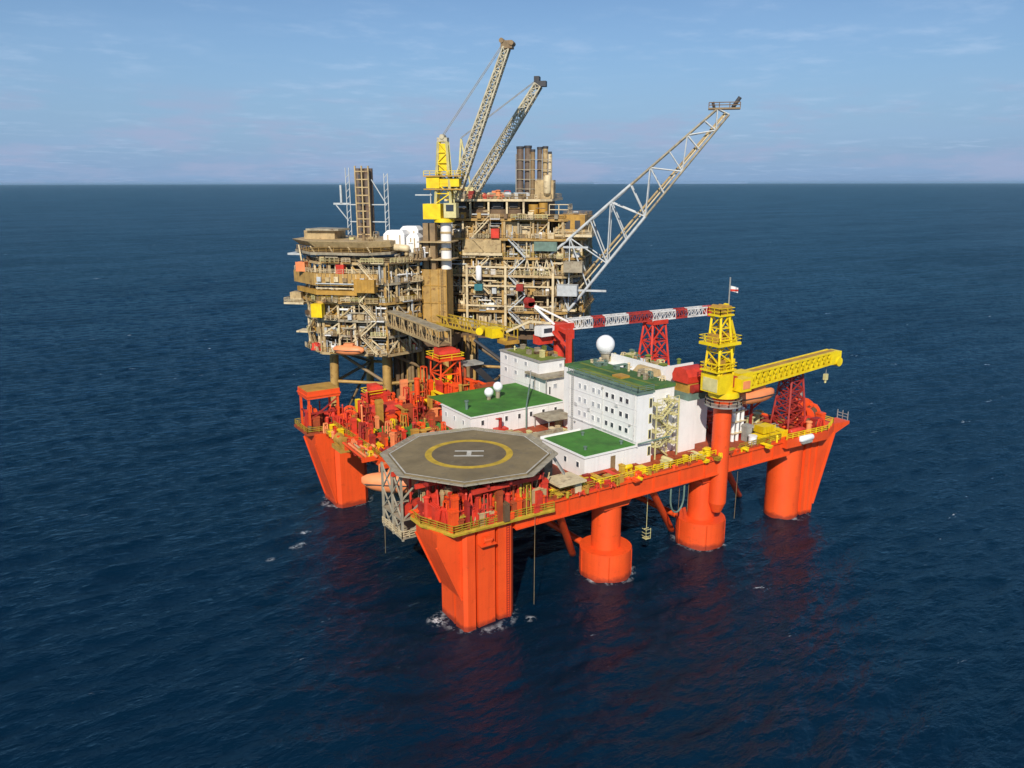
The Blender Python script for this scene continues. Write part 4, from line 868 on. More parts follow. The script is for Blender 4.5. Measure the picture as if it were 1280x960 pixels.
def bay(a, b, t0, t1, z0, z1, dens=1.0, fill=None):
    """equipment in one bay of a face between two decks"""
    L = math.hypot(b[0] - a[0], b[1] - a[1]); w_ = (t1 - t0) * L; H = z1 - z0
    F = lambda t, i, z: face_pt(a, b, t0 + (t1 - t0) * t, i, z)
    # back wall or void
    if pr.random() < .75:
        m = MB(); p, q = F(0.02, 4.5, z0 + H / 2), F(.98, 4.5, z0 + H / 2); m.beam(p, q, .2, H - .6); pl.part('partition', m, pr.choice(['brown', 'umber', 'tan', 'pgrey', 'brown']))
    k = fill or pr.random()
    if k < .20:                                          # clad box with ribs
        m = MB(); i = pr.uniform(.6, 1.6); hh_ = H * pr.uniform(.6, .92)
        m.beam(F(.05, i + 1.2, z0 + hh_ / 2), F(.95, i + 1.2, z0 + hh_ / 2), 2.4, hh_)
        c = pr.choice(['tan', 'beige', 'ochre', 'cream', 'pgrey', 'tan']); o = pl.part('clad_module', m, c)
        m = MB(); nr_ = max(3, int(w_ / .8))
        for j in range(nr_ + 1): m.beam(F(.05 + .9 * j / nr_, i - .03, z0), F(.05 + .9 * j / nr_, i - .03, z0 + hh_), .12)
        m.beam(F(.05, i - .04, z0 + hh_), F(.95, i - .04, z0 + hh_), .22); pl.part('panel_ribs', m, c, o)
    elif k < .40:                                        # horizontal vessels
        for j in range(pr.choice((1, 2))):
            r_ = min(H * .2, pr.uniform(.6, 1.1)); zc = z0 + H * (.3 + .38 * j); i = pr.uniform(1.2, 2.2)
            m = MB().capsule(F(.15, i, zc), F(.85, i, zc), r_); o = pl.part('vessel', m, pr.choice(EQ))
            m = MB()
            for t in (.3, .7): m.beam(F(t, i, z0), F(t, i, zc), .5, .3); m.cyl(F(t, i, zc), F(t, i, zc + r_ + .6), .18, n=8)
            pl.part('saddle', m, 'umber', o)
    elif k < .60:                                        # vertical vessels
        nn = max(1, int(w_ / 2.4))
        for j in range(nn):
            r_ = pr.uniform(.45, .85); t = (j + .5) / nn; h = H * pr.uniform(.55, .95); i = pr.uniform(1.0, 2.4)
            pl.part('vessel', MB().capsule(F(t, i, z0 + .5), F(t, i, z0 + h - .4), r_), pr.choice(EQ + ['white', 'cream']))
    elif k < .80:                                        # pipe rack
        m = MB()
        for j in range(int(5 * dens) + 2):
            z = z0 + H * pr.uniform(.1, .92); i = pr.uniform(.4, 2.4); r_ = pr.uniform(.12, .3)
            pl.part('pipe', MB().cyl(F(0, i, z), F(1, i, z), r_, n=8), pr.choice(EQ + ['cream', 'steel', 'white']))
        for j in range(4):
            t = pr.uniform(.1, .9); i = pr.uniform(.4, 1.6); pl.part('riser', MB().cyl(F(t, i, z0), F(t, i, z1 - .4), pr.uniform(.12, .28), n=8), pr.choice(EQ))
    else:                                                # skids and cabinets
        for j in range(3):
            t = pr.uniform(.12, .88); i = pr.uniform(.8, 2.2); h = H * pr.uniform(.3, .75); s_ = pr.uniform(.9, 2.0)
            p = F(t, i, z0 + h / 2); q = F(min(.98, t + s_ / w_), i, z0 + h / 2)
            pl.part('skid', MB().beam(p, q, pr.uniform(1, 2), h), pr.choice(EQ + ['grey', 'white']))
        pl.part('cable_tray', MB().beam(F(0, .7, z0 + H * .82), F(1, .7, z0 + H * .82), .7, .16), pr.choice(['steel', 'cream', 'pgrey']))
    # small stuff in front, and a diagonal now and then
    for j in range(int(6 * dens)):
        t = pr.uniform(.05, .9); i = pr.uniform(.2, .9); h = pr.uniform(.6, 1.8)
        kk = pr.random()
        if kk < .4: pl.part('cabinet', MB().beam(F(t, i, z0 + h / 2), F(t + pr.uniform(.5, 1.0) / w_, i, z0 + h / 2), .6, h), pr.choice(EQ + ['cream', 'white', 'red', 'steel', 'palyel']))
        elif kk < .75: pl.part('small_pipe', MB().cyl(F(t, i, z0), F(t, i, z0 + H * pr.uniform(.4, .9)), .14, n=6), pr.choice(['cream', 'steel', 'beige', 'white', 'palyel', 'umber']))
        else: pl.part('small_pipe', MB().cyl(F(t, i, z0 + H * .6), F(min(1, t + .3), i, z0 + H * .6), .16, n=6), pr.choice(['cream', 'steel', 'beige', 'brown', 'ochre']))
    if pr.random() < .45:
        s_ = pr.random() < .5; pl.part('diagonal', MB().beam(F(0 if s_ else 1, .1, z0), F(1 if s_ else 0, .1, z1 - .6), .32), pr.choice(STRUCT))
def outboard(a, b, levels, n):
    L = math.hypot(b[0] - a[0], b[1] - a[1])
    for _ in range(n):
        t = pr.uniform(.02, .92); k = pr.random(); z = pr.choice(levels); c = pr.choice(EQ + ['cream', 'cream', 'steel', 'beige', 'white'])
        F = lambda dt, i, zz_: face_pt(a, b, min(1, t + dt / L), i, zz_)
        if k < .25:
            w1 = pr.uniform(1.5, 4); o = pl.part('balcony', MB().beam(F(0, -.6, z - .1), F(w1, -.6, z - .1), 1.3, .2), c)
            pl.part('railing', MB().rail([F(0, -1.2, z), F(w1, -1.2, z)], w_=.11, rows=3, step=1), pr.choice(['cream', 'palyel', 'beige']), o)
        elif k < .55:
            h = pr.uniform(2, 8); pl.part('riser', MB().cyl(F(0, -.3, z), F(0, -.3, min(levels[-1], z + h)), pr.uniform(.1, .26), n=7), c)
        elif k < .75:
            w1 = pr.uniform(1, 5); zz_ = z + pr.uniform(.5, 3.5); pl.part('pipe', MB().cyl(F(0, -.25, zz_), F(w1, -.25, zz_), pr.uniform(.1, .24), n=7), c)
        else:
            w1 = pr.uniform(.6, 1.8); h = pr.uniform(.6, 2); pl.part('cabinet', MB().beam(F(0, -.4, z + h / 2), F(w1, -.4, z + h / 2), .8, h), c)
def faces(poly, sides, levels, bw=5.5, dens=1.0):
    for (i, fill) in sides:
        a, b = poly[i], poly[(i + 1) % len(poly)]; L = math.hypot(b[0] - a[0], b[1] - a[1]); k = max(1, round(L / bw))
        for z0, z1 in zip(levels, levels[1:]):
            for j in range(k): bay(a, b, j / k, (j + 1) / k, z0, z1 - .5, dens)
        for j in range(k + 1):
            t = min(.985, max(.015, j / k)); pl.part('column', MB().beam(face_pt(a, b, t, .3, levels[0]), face_pt(a, b, t, .3, levels[-1]), .5), pr.choice(STRUCT))
# --- near (left) module; sides run anticlockwise seen from above, so the inside lies to the left of travel
PL = [(-26, 7), (-18.5, 0), (-1.0, 0), (5.0, 8.6), (5.0, 34), (-26, 34)]
LV = [23, 27.6, 31.6, 36.2, 41.0, 46.0]
for i, z in enumerate(LV):
    e = (.6, -.6, .4, 1.0, 0, .2)[i]
    poly = [(x - e * .6 if x < -10 else x, y - e * .5 if y < 10 else y) for x, y in PL]
    deck(poly, z, pr.choice(['cream', 'beige', 'tan', 'pgrey']))
faces(PL, [(0, 0), (1, 0), (2, 0), (3, 0)], LV, 4.0, 1.4)
for i, k in ((0, 26), (1, 75), (2, 40), (3, 24)): outboard(PL[i], PL[i + 1], LV, k)
# interior cores so that the decks are not see-through
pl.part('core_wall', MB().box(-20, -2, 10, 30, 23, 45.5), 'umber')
# ochre belt and cantilevered pods on the left side
pl.part('clad_belt', MB().prism([(-28.6, 6), (-19.5, -1.2), (-2.5, -1.2), (-2.5, .2), (-19, .2), (-27, 7.4)], 40.2, 43.2), 'tan')
pl.part('clad_belt', MB().prism([(-28.0, 6.2), (-19.3, -.9), (-6.5, -.9), (-6.5, .2), (-19, .2), (-26.5, 7.4)], 37.8, 39.0), 'ochre')
for k in range(15):
    x = -18.6 + k * 1.15; pl.part('belt_rib', MB().box(x - .08, x + .08, -1.32, -1.2, 40.3, 43.1), 'umber' if k % 3 else 'cream')
for k in range(7):
    x = -18 + k * 2.3; h = pr.uniform(.5, 1.3); pl.part('belt_locker', MB().box(x - .6, x + .5, -1.7, -1.2, 41.2, 41.2 + h), pr.choice(['beige', 'steel', 'brown', 'cream', 'umber']))
pl.part('belt_rail', MB().rail([(-28.2, 5.8, 43.2), (-19.4, -1.1, 43.2), (-2.6, -1.1, 43.2)], w_=.1, rows=3, step=1.4), 'cream')
pl.part('belt_pipe', MB().cyl((-19, -1.4, 40.7), (-3, -1.4, 40.7), .16, n=8), 'steel'); pl.part('belt_pipe', MB().cyl((-19, -1.35, 39.5), (-7, -1.35, 39.5), .2, n=8), 'cream')
pl.part('escape_pod_platform', MB().box(-31, -25.5, 4, 9, 34.4, 34.9), 'cream'); pl.part('railing', MB().rail([(-25.5, 4.1, 34.9), (-30.9, 4.1, 34.9), (-30.9, 8.9, 34.9)], w_=.12, rows=3), 'cream')
pl.part('muster_shelter', MB().box(-29.6, -26.5, 5, 8, 34.9, 37.4), 'beige')
pl.part('side_platform', MB().box(-29, -25.6, 6, 10, 26.6, 27.0), 'cream')
pl.part('side_platform', MB().box(-30, -25.6, 6, 12, 47.0, 47.5), 'steel')
# top deck: flat grey roof deck with sloping net edge
TP = [(-29.5, 8), (-21, -.5), (-6, -1.2), (-1, 4), (-1, 22), (-29.5, 24)]
deck([(x * .97, y) for x, y in TP], 48.4, 'pgrey')
pl.part('roof_deck', MB().prism([(x * .93, y * .93 + .8) for x, y in TP], 49.6, 51.0, TP), 'beige')
pl.part('roof_surface', MB().prism(inset(TP, .8), 51.004, 51.06), 'beige')
pl.part('roof_shelter', MB().box(-26, -17.5, 8, 15, 51.06, 53.2), 'beige'); pl.part('roof_shelter', MB().prism([(-25, 7), (-16, 7), (-15, 12), (-24, 14)], 53.2, 53.7), 'pgrey')
scatter(pl, 10, -22, -4, 3, 18, 51.06, ['pgrey', 'beige', 'steel', 'umber', 'palyel'], .4, 1.6, (.5, 1.6), pr)
for x in (-24, -19, -14, -9, -4): pl.part('roof_strut', MB().beam((x, 1.6, 46), (x - 1.5, -.2 if x > -20 else 3.5, 49.8), .3), 'cream')
# white clad tanks between the modules
for (x0, x1, y0, y1, z0, z1) in ((-4.2, 1.4, 8.0, 13, 48.6, 53.4), (1.6, 5.0, 8.8, 13, 47.0, 52.6), (-1.8, 3.4, 13.2, 18, 47, 54.2)):
    w1 = pl.part('clad_tank', MB().prism([(x0, y0), (x1, y0), (x1, y1), (x0, y1)], z0, z1 - 1.0).prism([(x0, y0), (x1, y0), (x1, y1), (x0, y1)], z1 - 1.0, z1, [(x0 + .8, y0 + .8), (x1 - .8, y0 + .8), (x1 - .8, y1 - .8), (x0 + .8, y1 - .8)]), 'white')
    for x in (x0 + 1.2, x1 - 1.2): pl.part('strap', MB().box(x - .15, x + .15, y0 - .06, y0, z0 + .2, z1 - 1.1), 'beige', w1)
pl.part('white_duct', MB().capsule((-2.5, 7.4, 49.4), (2.5, 7.0, 49.0), .9, 16), 'cream')
pl.part('bridge_deck', MB().box(-1, 8, 6, 24, 46.2, 46.8), 'umber')
scatter(pl, 16, -1, 8, 6, 15, 46.8, ['cream', 'beige', 'white', 'pgrey', 'umber'], 1, 4, (.7, 1.8), pr)
# --- far (right) module
PR_ = [(5.5, 22), (24, 22), (40, 22), (44.5, 26.5), (44.5, 50), (5.5, 50)]
RV = [27, 31.8, 36.2, 41.4, 46.0, 51.0, 56.0]
for i, z in enumerate(RV):
    e = (0, .8, -.4, 1.2, .3, 1.0, 0)[i]
    deck([(x + (e if x > 42 else 0), y - e if y < 25 else y) for x, y in PR_], z, pr.choice(['tan', 'beige', 'pgrey', 'umber']))
faces(PR_, [(0, 0), (1, 0), (2, 0), (3, 0), (5, 0)], RV, 4.1, 1.4)
for i, k in ((0, 110), (1, 100), (2, 26)): outboard(PR_[i], PR_[i + 1], RV, k)
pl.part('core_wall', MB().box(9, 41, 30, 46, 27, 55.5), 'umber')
# upper storeys, narrower
PU = [(7.5, 24), (29, 24), (33.5, 24), (36, 27), (36, 46), (7.5, 46)]
deck(PU, 61.0, 'cream')
for (x0, x1, z0, z1, c) in ((9, 28, 56.3, 58.2, 'brown'), (9, 28, 53.2, 54.2, 'beige')): pl.part('clad_module', MB().box(x0, x1, 25.5, 30, z0, z1), c)
for x in (9.5, 14.5, 19.5, 24.5, 29.0): pl.part('column', MB().beam((x, 24.3, 56), (x, 24.3, 61), .5), 'cream')
for x in (11.5, 16.5, 21.5, 26): 
    pl.part('turbine_hood', MB().box(x - 1.6, x + 1.6, 26, 30, 58.4, 60.4), pr.choice(['umber', 'beige', 'dark'])); pl.part('turbine_intake', MB().box(x - 1.1, x + 1.1, 25.6, 26, 58.8, 60.0), 'dark')
pl.part('upper_wall', MB().box(8, 34, 32, 45, 56.1, 60.5), 'brown')
scatter(pl, 26, 10, 24, 25, 33, 61.0, ['red', 'red', 'salmon', 'deepred', 'beige', 'cream', 'pgrey'], .5, 2.2, (.6, 2.0), pr)
scatter(pl, 12, 24, 34, 25, 40, 61.0, ['cream', 'beige', 'pgrey', 'umber', 'steel'], .6, 2.6, (.6, 2.0), pr)
pl.part('ochre_silo', MB().cyl((31.6, 24.4, 51.2), (31.6, 24.4, 59.6), 1.3, n=16).cyl((34.2, 24.6, 51.2), (34.2, 24.6, 60.0), 1.2, n=16), 'ochre')
pl.part('cantilever_house', MB().box(38.6, 45.4, 23, 30, 52.2, 57.0), 'ochre'); pl.part('cantilever_window', MB().box(40.2, 41.6, 22.9, 23, 53.4, 55.6).box(42.8, 44.2, 22.9, 23, 53.4, 55.6), 'dark'); pl.part('cantilever_floor', MB().box(37.6, 47.4, 22, 31, 51.4, 52.1), 'cream')
pl.part('cantilever_frame', MB().rail([(36, 23.4, 57), (41, 23.4, 57), (41, 30, 57)], h=2.6, w_=.2, rows=2), 'cream')
pl.part('railing', MB().rail([(37.7, 22.1, 52.1), (47.3, 22.1, 52.1), (47.3, 30.9, 52.1)], w_=.12, rows=3), 'cream')
pl.part('clad_module', MB().box(13.6, 23.6, 20.6, 24, 47.2, 50.6), 'beige'); pl.part('module_sill', MB().box(13.2, 24, 20.4, 21, 46.4, 47.1), 'cream')
pl.part('green_cooler', MB().box(32.5, 38.5, 20.5, 24, 47.8, 50.2), 'greygreen')
pl.part('container_rack', MB().box(40.5, 45.4, 19.4, 22.6, 42.5, 45.2), 'pgrey'); pl.part('container_rack', MB().box(39, 44.2, 18.6, 22, 36.4, 39.2), 'steel')
# frames in front of the right module
for x in (14.2, 24.8, 37.6): pl.part('tall_column', MB().beam((x, 20.8, 27), (x, 20.8, 44), .6), 'cream')
for z in (33.0, 38.4, 43.4): pl.part('frame_beam', MB().beam((14.2, 20.8, z), (24.8, 20.8, z), .45).beam((24.8, 20.8, z), (37.6, 20.8, z), .35), 'cream')
for x in (27, 29.6, 32.2, 34.8): pl.part('a_frame', MB().beam((x, 21, 41.4), (x + 1.0, 21, 45.6), .28).beam((x + 2, 21, 41.4), (x + 1.0, 21, 45.6), .28), 'cream')
pl.part('teal_container', MB().box(16.6, 18.8, 19.2, 20.6, 37.2, 38.9), 'teal'); pl.part('white_tank', MB().capsule((17.8, 19.4, 40.2), (17.8, 19.4, 43.4), .8, 14), 'radome')
pl.part('lower_module', MB().box(8, 40, 24, 46, 23.5, 26.4), 'brown')
# trunk: tall tan clad shaft at the front of the right module
tk = pl.part('access_trunk', MB().box(5.4, 11.8, 9.5, 15.5, 26.0, 43.6), 'tan')
m = MB()
for x in (5.4, 7.5, 9.7, 11.8): m.beam((x, 9.45, 26), (x, 9.45, 43.6), .2)
for z in (30, 35, 39.5): m.beam((5.4, 9.42, z), (11.8, 9.42, z), .16)
pl.part('panel_ribs', m, 'ochre', tk)
for x in (6.4, 8.2): pl.part('trunk_duct', MB().box(x - .7, x + .7, 10, 12, 43.6, 55.2), 'umber')
pl.part('trunk_foot', MB().box(3.2, 13, 8.8, 18, 23.6, 26.0), 'brown')
for z in (46, 50.4): pl.part('trunk_platform', MB().box(4.4, 13.4, 8.8, 16, z, z + .3), 'beige')
def zigzag(a, b, t0, t1, zs, mat):
    for i, (z0, z1) in enumerate(zip(zs, zs[1:])):
        p, q = face_pt(a, b, t0 if i % 2 else t1, -.9, z0), face_pt(a, b, t1 if i % 2 else t0, -.9, z1 - .3)
        p, q = Vector(p), Vector(q); m = MB(); o = Vector(face_pt(a, b, 0, .45, 0)) - Vector(face_pt(a, b, 0, -.0, 0))
        for e in (-1, 1): m.beam(p + o * e, q + o * e, .1, .3); m.beam(p + o * e + Vector((0, 0, 1)), q + o * e + Vector((0, 0, 1)), .08)
        for k in range(14): c_ = p.lerp(q, k / 13); m.beam(c_ - o, c_ + o, .26, .05)
        pl.part('stair_flight', m, mat)
zigzag(PL[1], PL[2], .62, .86, LV, 'cream'); zigzag(PL[0], PL[1], .3, .75, LV, 'beige'); zigzag(PR_[1], PR_[2], .1, .38, RV[:-1], 'steel'); zigzag(PR_[0], PR_[1], .55, .8, RV[2:], 'cream')
m = MB()
for x in (10.4, 10.9): m.beam((x, 9.3, 26), (x, 9.3, 43.6), .08)
for k in range(44): m.beam((10.4, 9.3, 26.3 + k * .39), (10.9, 9.3, 26.3 + k * .39), .06)
pl.part('trunk_ladder', m, 'umber')
for k in range(10): pl.part('conductor', MB().cyl((9 + (k % 5) * 1.7, 21 + 3 * (k // 5), -6), (9 + (k % 5) * 1.7, 21 + 3 * (k // 5), 24), .5, n=10), pr.choice(['tan', 'brown', 'umber', 'dark']))
# sagging net of hoses by the near corner
for k in range(4): pl.part('flexible_hose', MB().cyl((3.6 + k * .9, 5 + k, 31), (4.6 + k * .9, 8 + k, 24), .28, n=8), pr.choice(['umber', 'brown', 'dark']))

# past 300 of one kind: the 300 that show largest stay parts of their own, the rest of that kind is one part
def merge_rest(T, name, keep=300):
    obs = [o for o in T.o.children if o.name.split('.')[0] == name]
    def size(o):
        xs = [v.co for v in o.data.vertices]; lo = [min(c[i] for c in xs) for i in range(3)]; hi = [max(c[i] for c in xs) for i in range(3)]
        d = sorted(hi[i] - lo[i] for i in range(3)); return d[2] * max(d[1], .2) * (1.0 if lo[1] < 27 else .1)
    obs.sort(key=size, reverse=True); V, F, MI, mats = [], [], [], []
    for o in obs[keep:]:
        m_ = o.data.materials[0]
        if m_ not in mats: mats.append(m_)
        k = len(V); V += [tuple(v.co) for v in o.data.vertices]
        for p in o.data.polygons: F.append(tuple(k + i for i in p.vertices)); MI.append(mats.index(m_))
    if not F: return
    gone = [o.data for o in obs[keep:]]; bpy.data.batch_remove(obs[keep:]); bpy.data.batch_remove(gone)
    me = bpy.data.meshes.new(name); me.from_pydata(V, [], F)
    for m_ in mats: me.materials.append(m_)
    me.polygons.foreach_set('material_index', MI); me.polygons.foreach_set('use_smooth', [True] * len(F)); me.set_sharp_from_angle(angle=R(35)); me.update()
    o = bpy.data.objects.new('further_' + name, me); col.objects.link(o); o.parent = T.o; o['kind'] = 'stuff'
for nm in ('small_pipe', 'cabinet', 'pipe', 'riser'): merge_rest(pl, nm)

# ---- things that stand on or hang from the platform
def container(label, p, q, z, mat, s=(2.6, 2.4, 2.6)):
    T = plat_at('cargo_container', label, 'container', p, q, z)
    T.part('box', MB().box(p - s[0] / 2, p + s[0] / 2, q - s[1] / 2, q + s[1] / 2, z + .02, z + s[2]), mat)
    m = MB()
    for i in range(7): m.box(p - s[0] / 2 + .1 + i * (s[0] - .2) / 6 - .06, p - s[0] / 2 + .1 + i * (s[0] - .2) / 6 + .06, q - s[1] / 2 - .08, q - s[1] / 2, z + .2, z + s[2] - .15)
    T.part('corrugation', m, mat)
    for e in (-s[0] / 2 + .03, s[0] / 2 - .03): T.part('corner_post', MB().box(p + e - .09, p + e + .09, q - s[1] / 2 - .1, q - s[1] / 2 + .1, z, z + s[2] + .05), mat)
container('orange cargo container on the upper left deck of the platform', -24.6, 3.0, 43.2, 'salmon', (2.4, 2.2, 2.4))
container('small red cargo container right of the orange one on the upper left deck', -12.5, -.2, 43.2, 'red', (2.0, 1.8, 2.2))
container('yellow cargo container hanging on the left face of the platform', -18.8, -1.4, 32.2, 'yellow', (2.8, 2.0, 3.4))
container('twin-fronted ochre container left of the tan shaft', -5.6, -1.6, 38.8, 'ochre', (5.2, 2.4, 3.2))
container('orange-red container high in the middle of the right module', 22.2, 20.8, 51.0, 'red', (2.0, 1.8, 2.4))
container('small red container low in front of the right module', 29.0, 19.6, 37.4, 'deepred', (1.7, 1.8, 1.7))
lf = plat_at('lifeboat', 'orange lifeboat hanging under the lowest deck of the platform', 'lifeboat', -9, -1.6, 22)
boat(lf, (-11.0, -1.7, 24.0), 8.2, 2.7, 2.6, 'salmon')
for x in (-13.4, -8.8): lf.part('davit', MB().beam((x, 0, 27), (x, -1.7, 26.6), .3).beam((x, -1.7, 26.6), (x, -1.7, 25), .16), 'cream')
rt = plat_at('red_pump', 'red fire pump skid at the lowest left deck of the platform', 'pump', -21, 2.4, 23)
rt.part('skid', MB().box(-22.6, -19.8, .9, 3.2, 23.02, 23.5), 'red'); rt.part('engine', MB().box(-22.4, -20.8, 1.2, 2.8, 23.5, 24.8), 'red'); rt.part('pump', MB().cyl((-20.8, 2, 24.1), (-19.9, 2, 24.1), .6, n=12), 'deepred')

# vent tower with white frames at the left
vt = plat_at('vent_tower', 'brown lattice vent tower with white frames on the left part of the platform', 'tower', -11.5, 15, 51.06)
for x in (-12.7, -10.3):
    for y in (13.9, 16): vt.part('flue', MB().cyl((x, y, 51.06), (x, y, 68.8), .75, n=14), 'stack')
m = MB()
for x in (-13.3, -11.5, -9.7): m.beam((x, 13.3, 51.2), (x, 13.3, 69.4), .34)
for i in range(9): m.beam((-13.3, 13.25, 52 + i * 2), (-9.7, 13.25, 52 + i * 2), .3)
vt.part('shaft_frame', m, 'beige')
for i in range(7): vt.part('louvre', MB().box(-12.9, -11.9, 13.2, 13.4, 52.8 + i * 2.2, 54.0 + i * 2.2), 'dark')
m = MB()
for x, zt in ((-16.2, 69), (-5.6, 67.5)):
    for dx in (-.5, .5): m.beam((x + dx, 15, 51.2), (x + dx, 15, zt), .2)
    for i in range(9): m.beam((x - .5, 15, 52 + i * 1.8), (x + .5, 15, 53 + i * 1.8), .13)
m.beam((-16, 15, 59.6), (-5.6, 15, 59.6), .26); m.beam((-16, 15, 55.2), (-5.6, 15, 55.2), .26); m.beam((-9.6, 15, 66), (-5.6, 15, 59.6), .22)
m.beam((-20.4, 15, 59.8), (-16, 15, 59.8), .5); m.beam((-20, 15, 59.8), (-16.4, 15, 55.4), .24); m.beam((-18.2, 15, 59.8), (-18.2, 15, 64.6), .5)
vt.part('side_frame', m, 'steel')

# exhaust stacks on the right module
es = plat_at('exhaust_stacks', 'row of tall brown exhaust stacks on top of the right module', 'exhaust stacks', 30, 30, 61)
for x, y, r_, zt, c in ((26.9, 30, .95, 74.4, 'stack'), (28.9, 30.6, .95, 74.6, 'stack'), (30.4, 29.6, .6, 73.6, 'umber'), (32.2, 30, .7, 74.2, 'stack'), (33.6, 30.6, .7, 74.4, 'beige'), (34.9, 30.2, .45, 73.0, 'cream')):
    o = es.part('stack', MB().cyl((x, y, 61.0), (x, y, zt), r_, n=16), c); es.part('rim', MB().cyl((x, y, zt - .5), (x, y, zt + .1), r_ * 1.12, n=16), 'dark', o)
m = MB()
for z in (63.5, 66, 68.5, 71): m.beam((26, 29, z), (35.4, 29, z), .18); m.beam((26, 29, z), (26, 31.6, z), .18)
for x in (26, 29.8, 33, 35.6): m.beam((x, 28.9, 61), (x, 28.9, 72.5), .2)
m.beam((33, 28.9, 61.5), (36.6, 28.9, 65.5), .2); es.part('support_frame', m, 'pgrey')
es.part('silencer', MB().box(31.2, 36.2, 28.4, 32, 61.0, 65.8), 'beige'); es.part('silencer', MB().capsule((34.6, 28.0, 62.6), (34.6, 28.0, 66.6), 1.0), 'cream')

# platform crane with raised boom
pc = plat_at('platform_crane', 'yellow crane on a white column with cream boom raised steeply, leftmost boom of the platform', 'crane', 10, 13, 43.6)
pc.part('column', MB().cyl((11.2, 12, 43.6), (11.2, 12, 56), 1.35, n=20), 'white'); pc.part('column_band', MB().cyl((11.2, 12, 48.4), (11.2, 12, 49.0), 1.5, n=20).cyl((11.2, 12, 52.6), (11.2, 12, 53.1), 1.5, n=20), 'beige')
pc.part('machinery_house', MB().box(6.0, 10.6, 9.6, 13.4, 56.2, 60.0), 'yellow'); pc.part('turntable', MB().cyl((10.8, 12, 55.4), (10.8, 12, 56.4), 2.6, n=20), 'yellow')
pc.part('cab', MB().box(11.4, 14.6, 9.8, 12.4, 56.6, 60.2), 'palyel'); pc.part('cab_window', MB().box(12, 14, 9.72, 9.8, 58.2, 59.8), 'glass')
pc.part('upper_house', MB().box(6.8, 10.2, 10.4, 13.4, 63.8, 66.6).box(10.2, 15.2, 10.8, 13.4, 64.2, 66.2), 'yellow')
pc.part('upper_platform', MB().box(6.2, 16, 10, 14, 66.6, 66.9).box(6.2, 16, 10, 14, 63.4, 63.7), 'ochre')
pc.part('platform_railing', MB().rail([(6.3, 10.1, 66.9), (15.9, 10.1, 66.9), (15.9, 13.9, 66.9)], w_=.14, step=1.4), 'yellow')
q0 = [(9.0, 10.6, 60), (13, 10.6, 60), (13, 13.4, 60), (9.0, 13.4, 60)]; q1 = [(9.8, 11.4, 75), (12.0, 11.4, 75), (12.0, 12.8, 75), (9.8, 12.8, 75)]
for a, b in zip(q0, q1): pc.part('tower_leg', MB().beam(a, b, .5), 'palyel')
pc.part('tower_lacing', MB().lattice(q0, q1, 6, .24), 'yellow'); pc.part('tower_plate', MB().box(9.9, 11.9, 11.5, 12.7, 68, 74.6), 'yellow'); pc.part('tower_head', MB().box(9.6, 12.2, 11.2, 13, 75, 76).cyl((10.9, 11, 76.2), (10.9, 13.2, 76.2), .6, n=12), 'boomtan')
pc.part('side_walkway', MB().box(3.6, 8.0, 11, 11.6, 62.0, 62.3).beam((7.6, 11.3, 60), (7.6, 11.3, 63.4), .2), 'steel')
boom(pc, Vector((13.0, 14, 61.5)), Vector((26.6, 14.6, 96.6)), 2.2, 2.7, 1.5, 'boomtan', 20, .34, .17)
pc.part('boom_walkway', MB().beam((13.4, 14, 61.5), (26.6, 14.6, 96.4), 1.2, .3), 'boomtan')
pc.part('boom_head', MB().box(25.4, 28.2, 13.4, 15.8, 96.4, 98.2).cyl((25.6, 13.2, 98.2), (25.6, 16, 98.2), .6).cyl((28, 13.2, 97.6), (28, 16, 97.6), .6), 'umber')
for d in (-.6, .6): pc.part('stay_rope', MB().cyl((10.9, 12 + d, 76.4), (25.8, 14.6 + d, 97.6), .09, n=5), 'grey')
p2 = plat_at('platform_crane', 'second cream crane boom raised behind the steepest one, with dark tip', 'crane', 11, 36, 56)
p2.part('pedestal', MB().cyl((10, 36, 56), (10, 36, 60.6), 1.6, n=20), 'cream'); p2.part('machinery_house', MB().box(7, 12.6, 34.4, 37.8, 60.6, 64), 'palyel'); p2.part('a_frame', MB().beam((8, 36, 64), (9, 36, 77), .5).beam((11.6, 36, 64), (9, 36, 77), .4), 'palyel')
boom(p2, Vector((11.6, 36, 62)), Vector((30.6, 36, 90.4)), 2.6, 3.0, 1.8, 'boomtan', 18, .36, .18)
p2.part('boom_walkway', MB().beam((12.4, 36, 63.2), (20, 36, 74.5), 1.8, .3).beam((25.4, 36, 82.6), (29, 36, 88), 1.6, .3), 'boomtan')
p2.part('boom_head', MB().box(29.6, 31.0, 34.8, 37.2, 89.6, 92.6).box(31.0, 32.8, 35, 37, 90.0, 91.4), 'dark')
for d in (-.6, .6): p2.part('stay_rope', MB().cyl((9, 36 + d, 77.2), (30, 36 + d, 91.6), .09, n=5), 'grey')

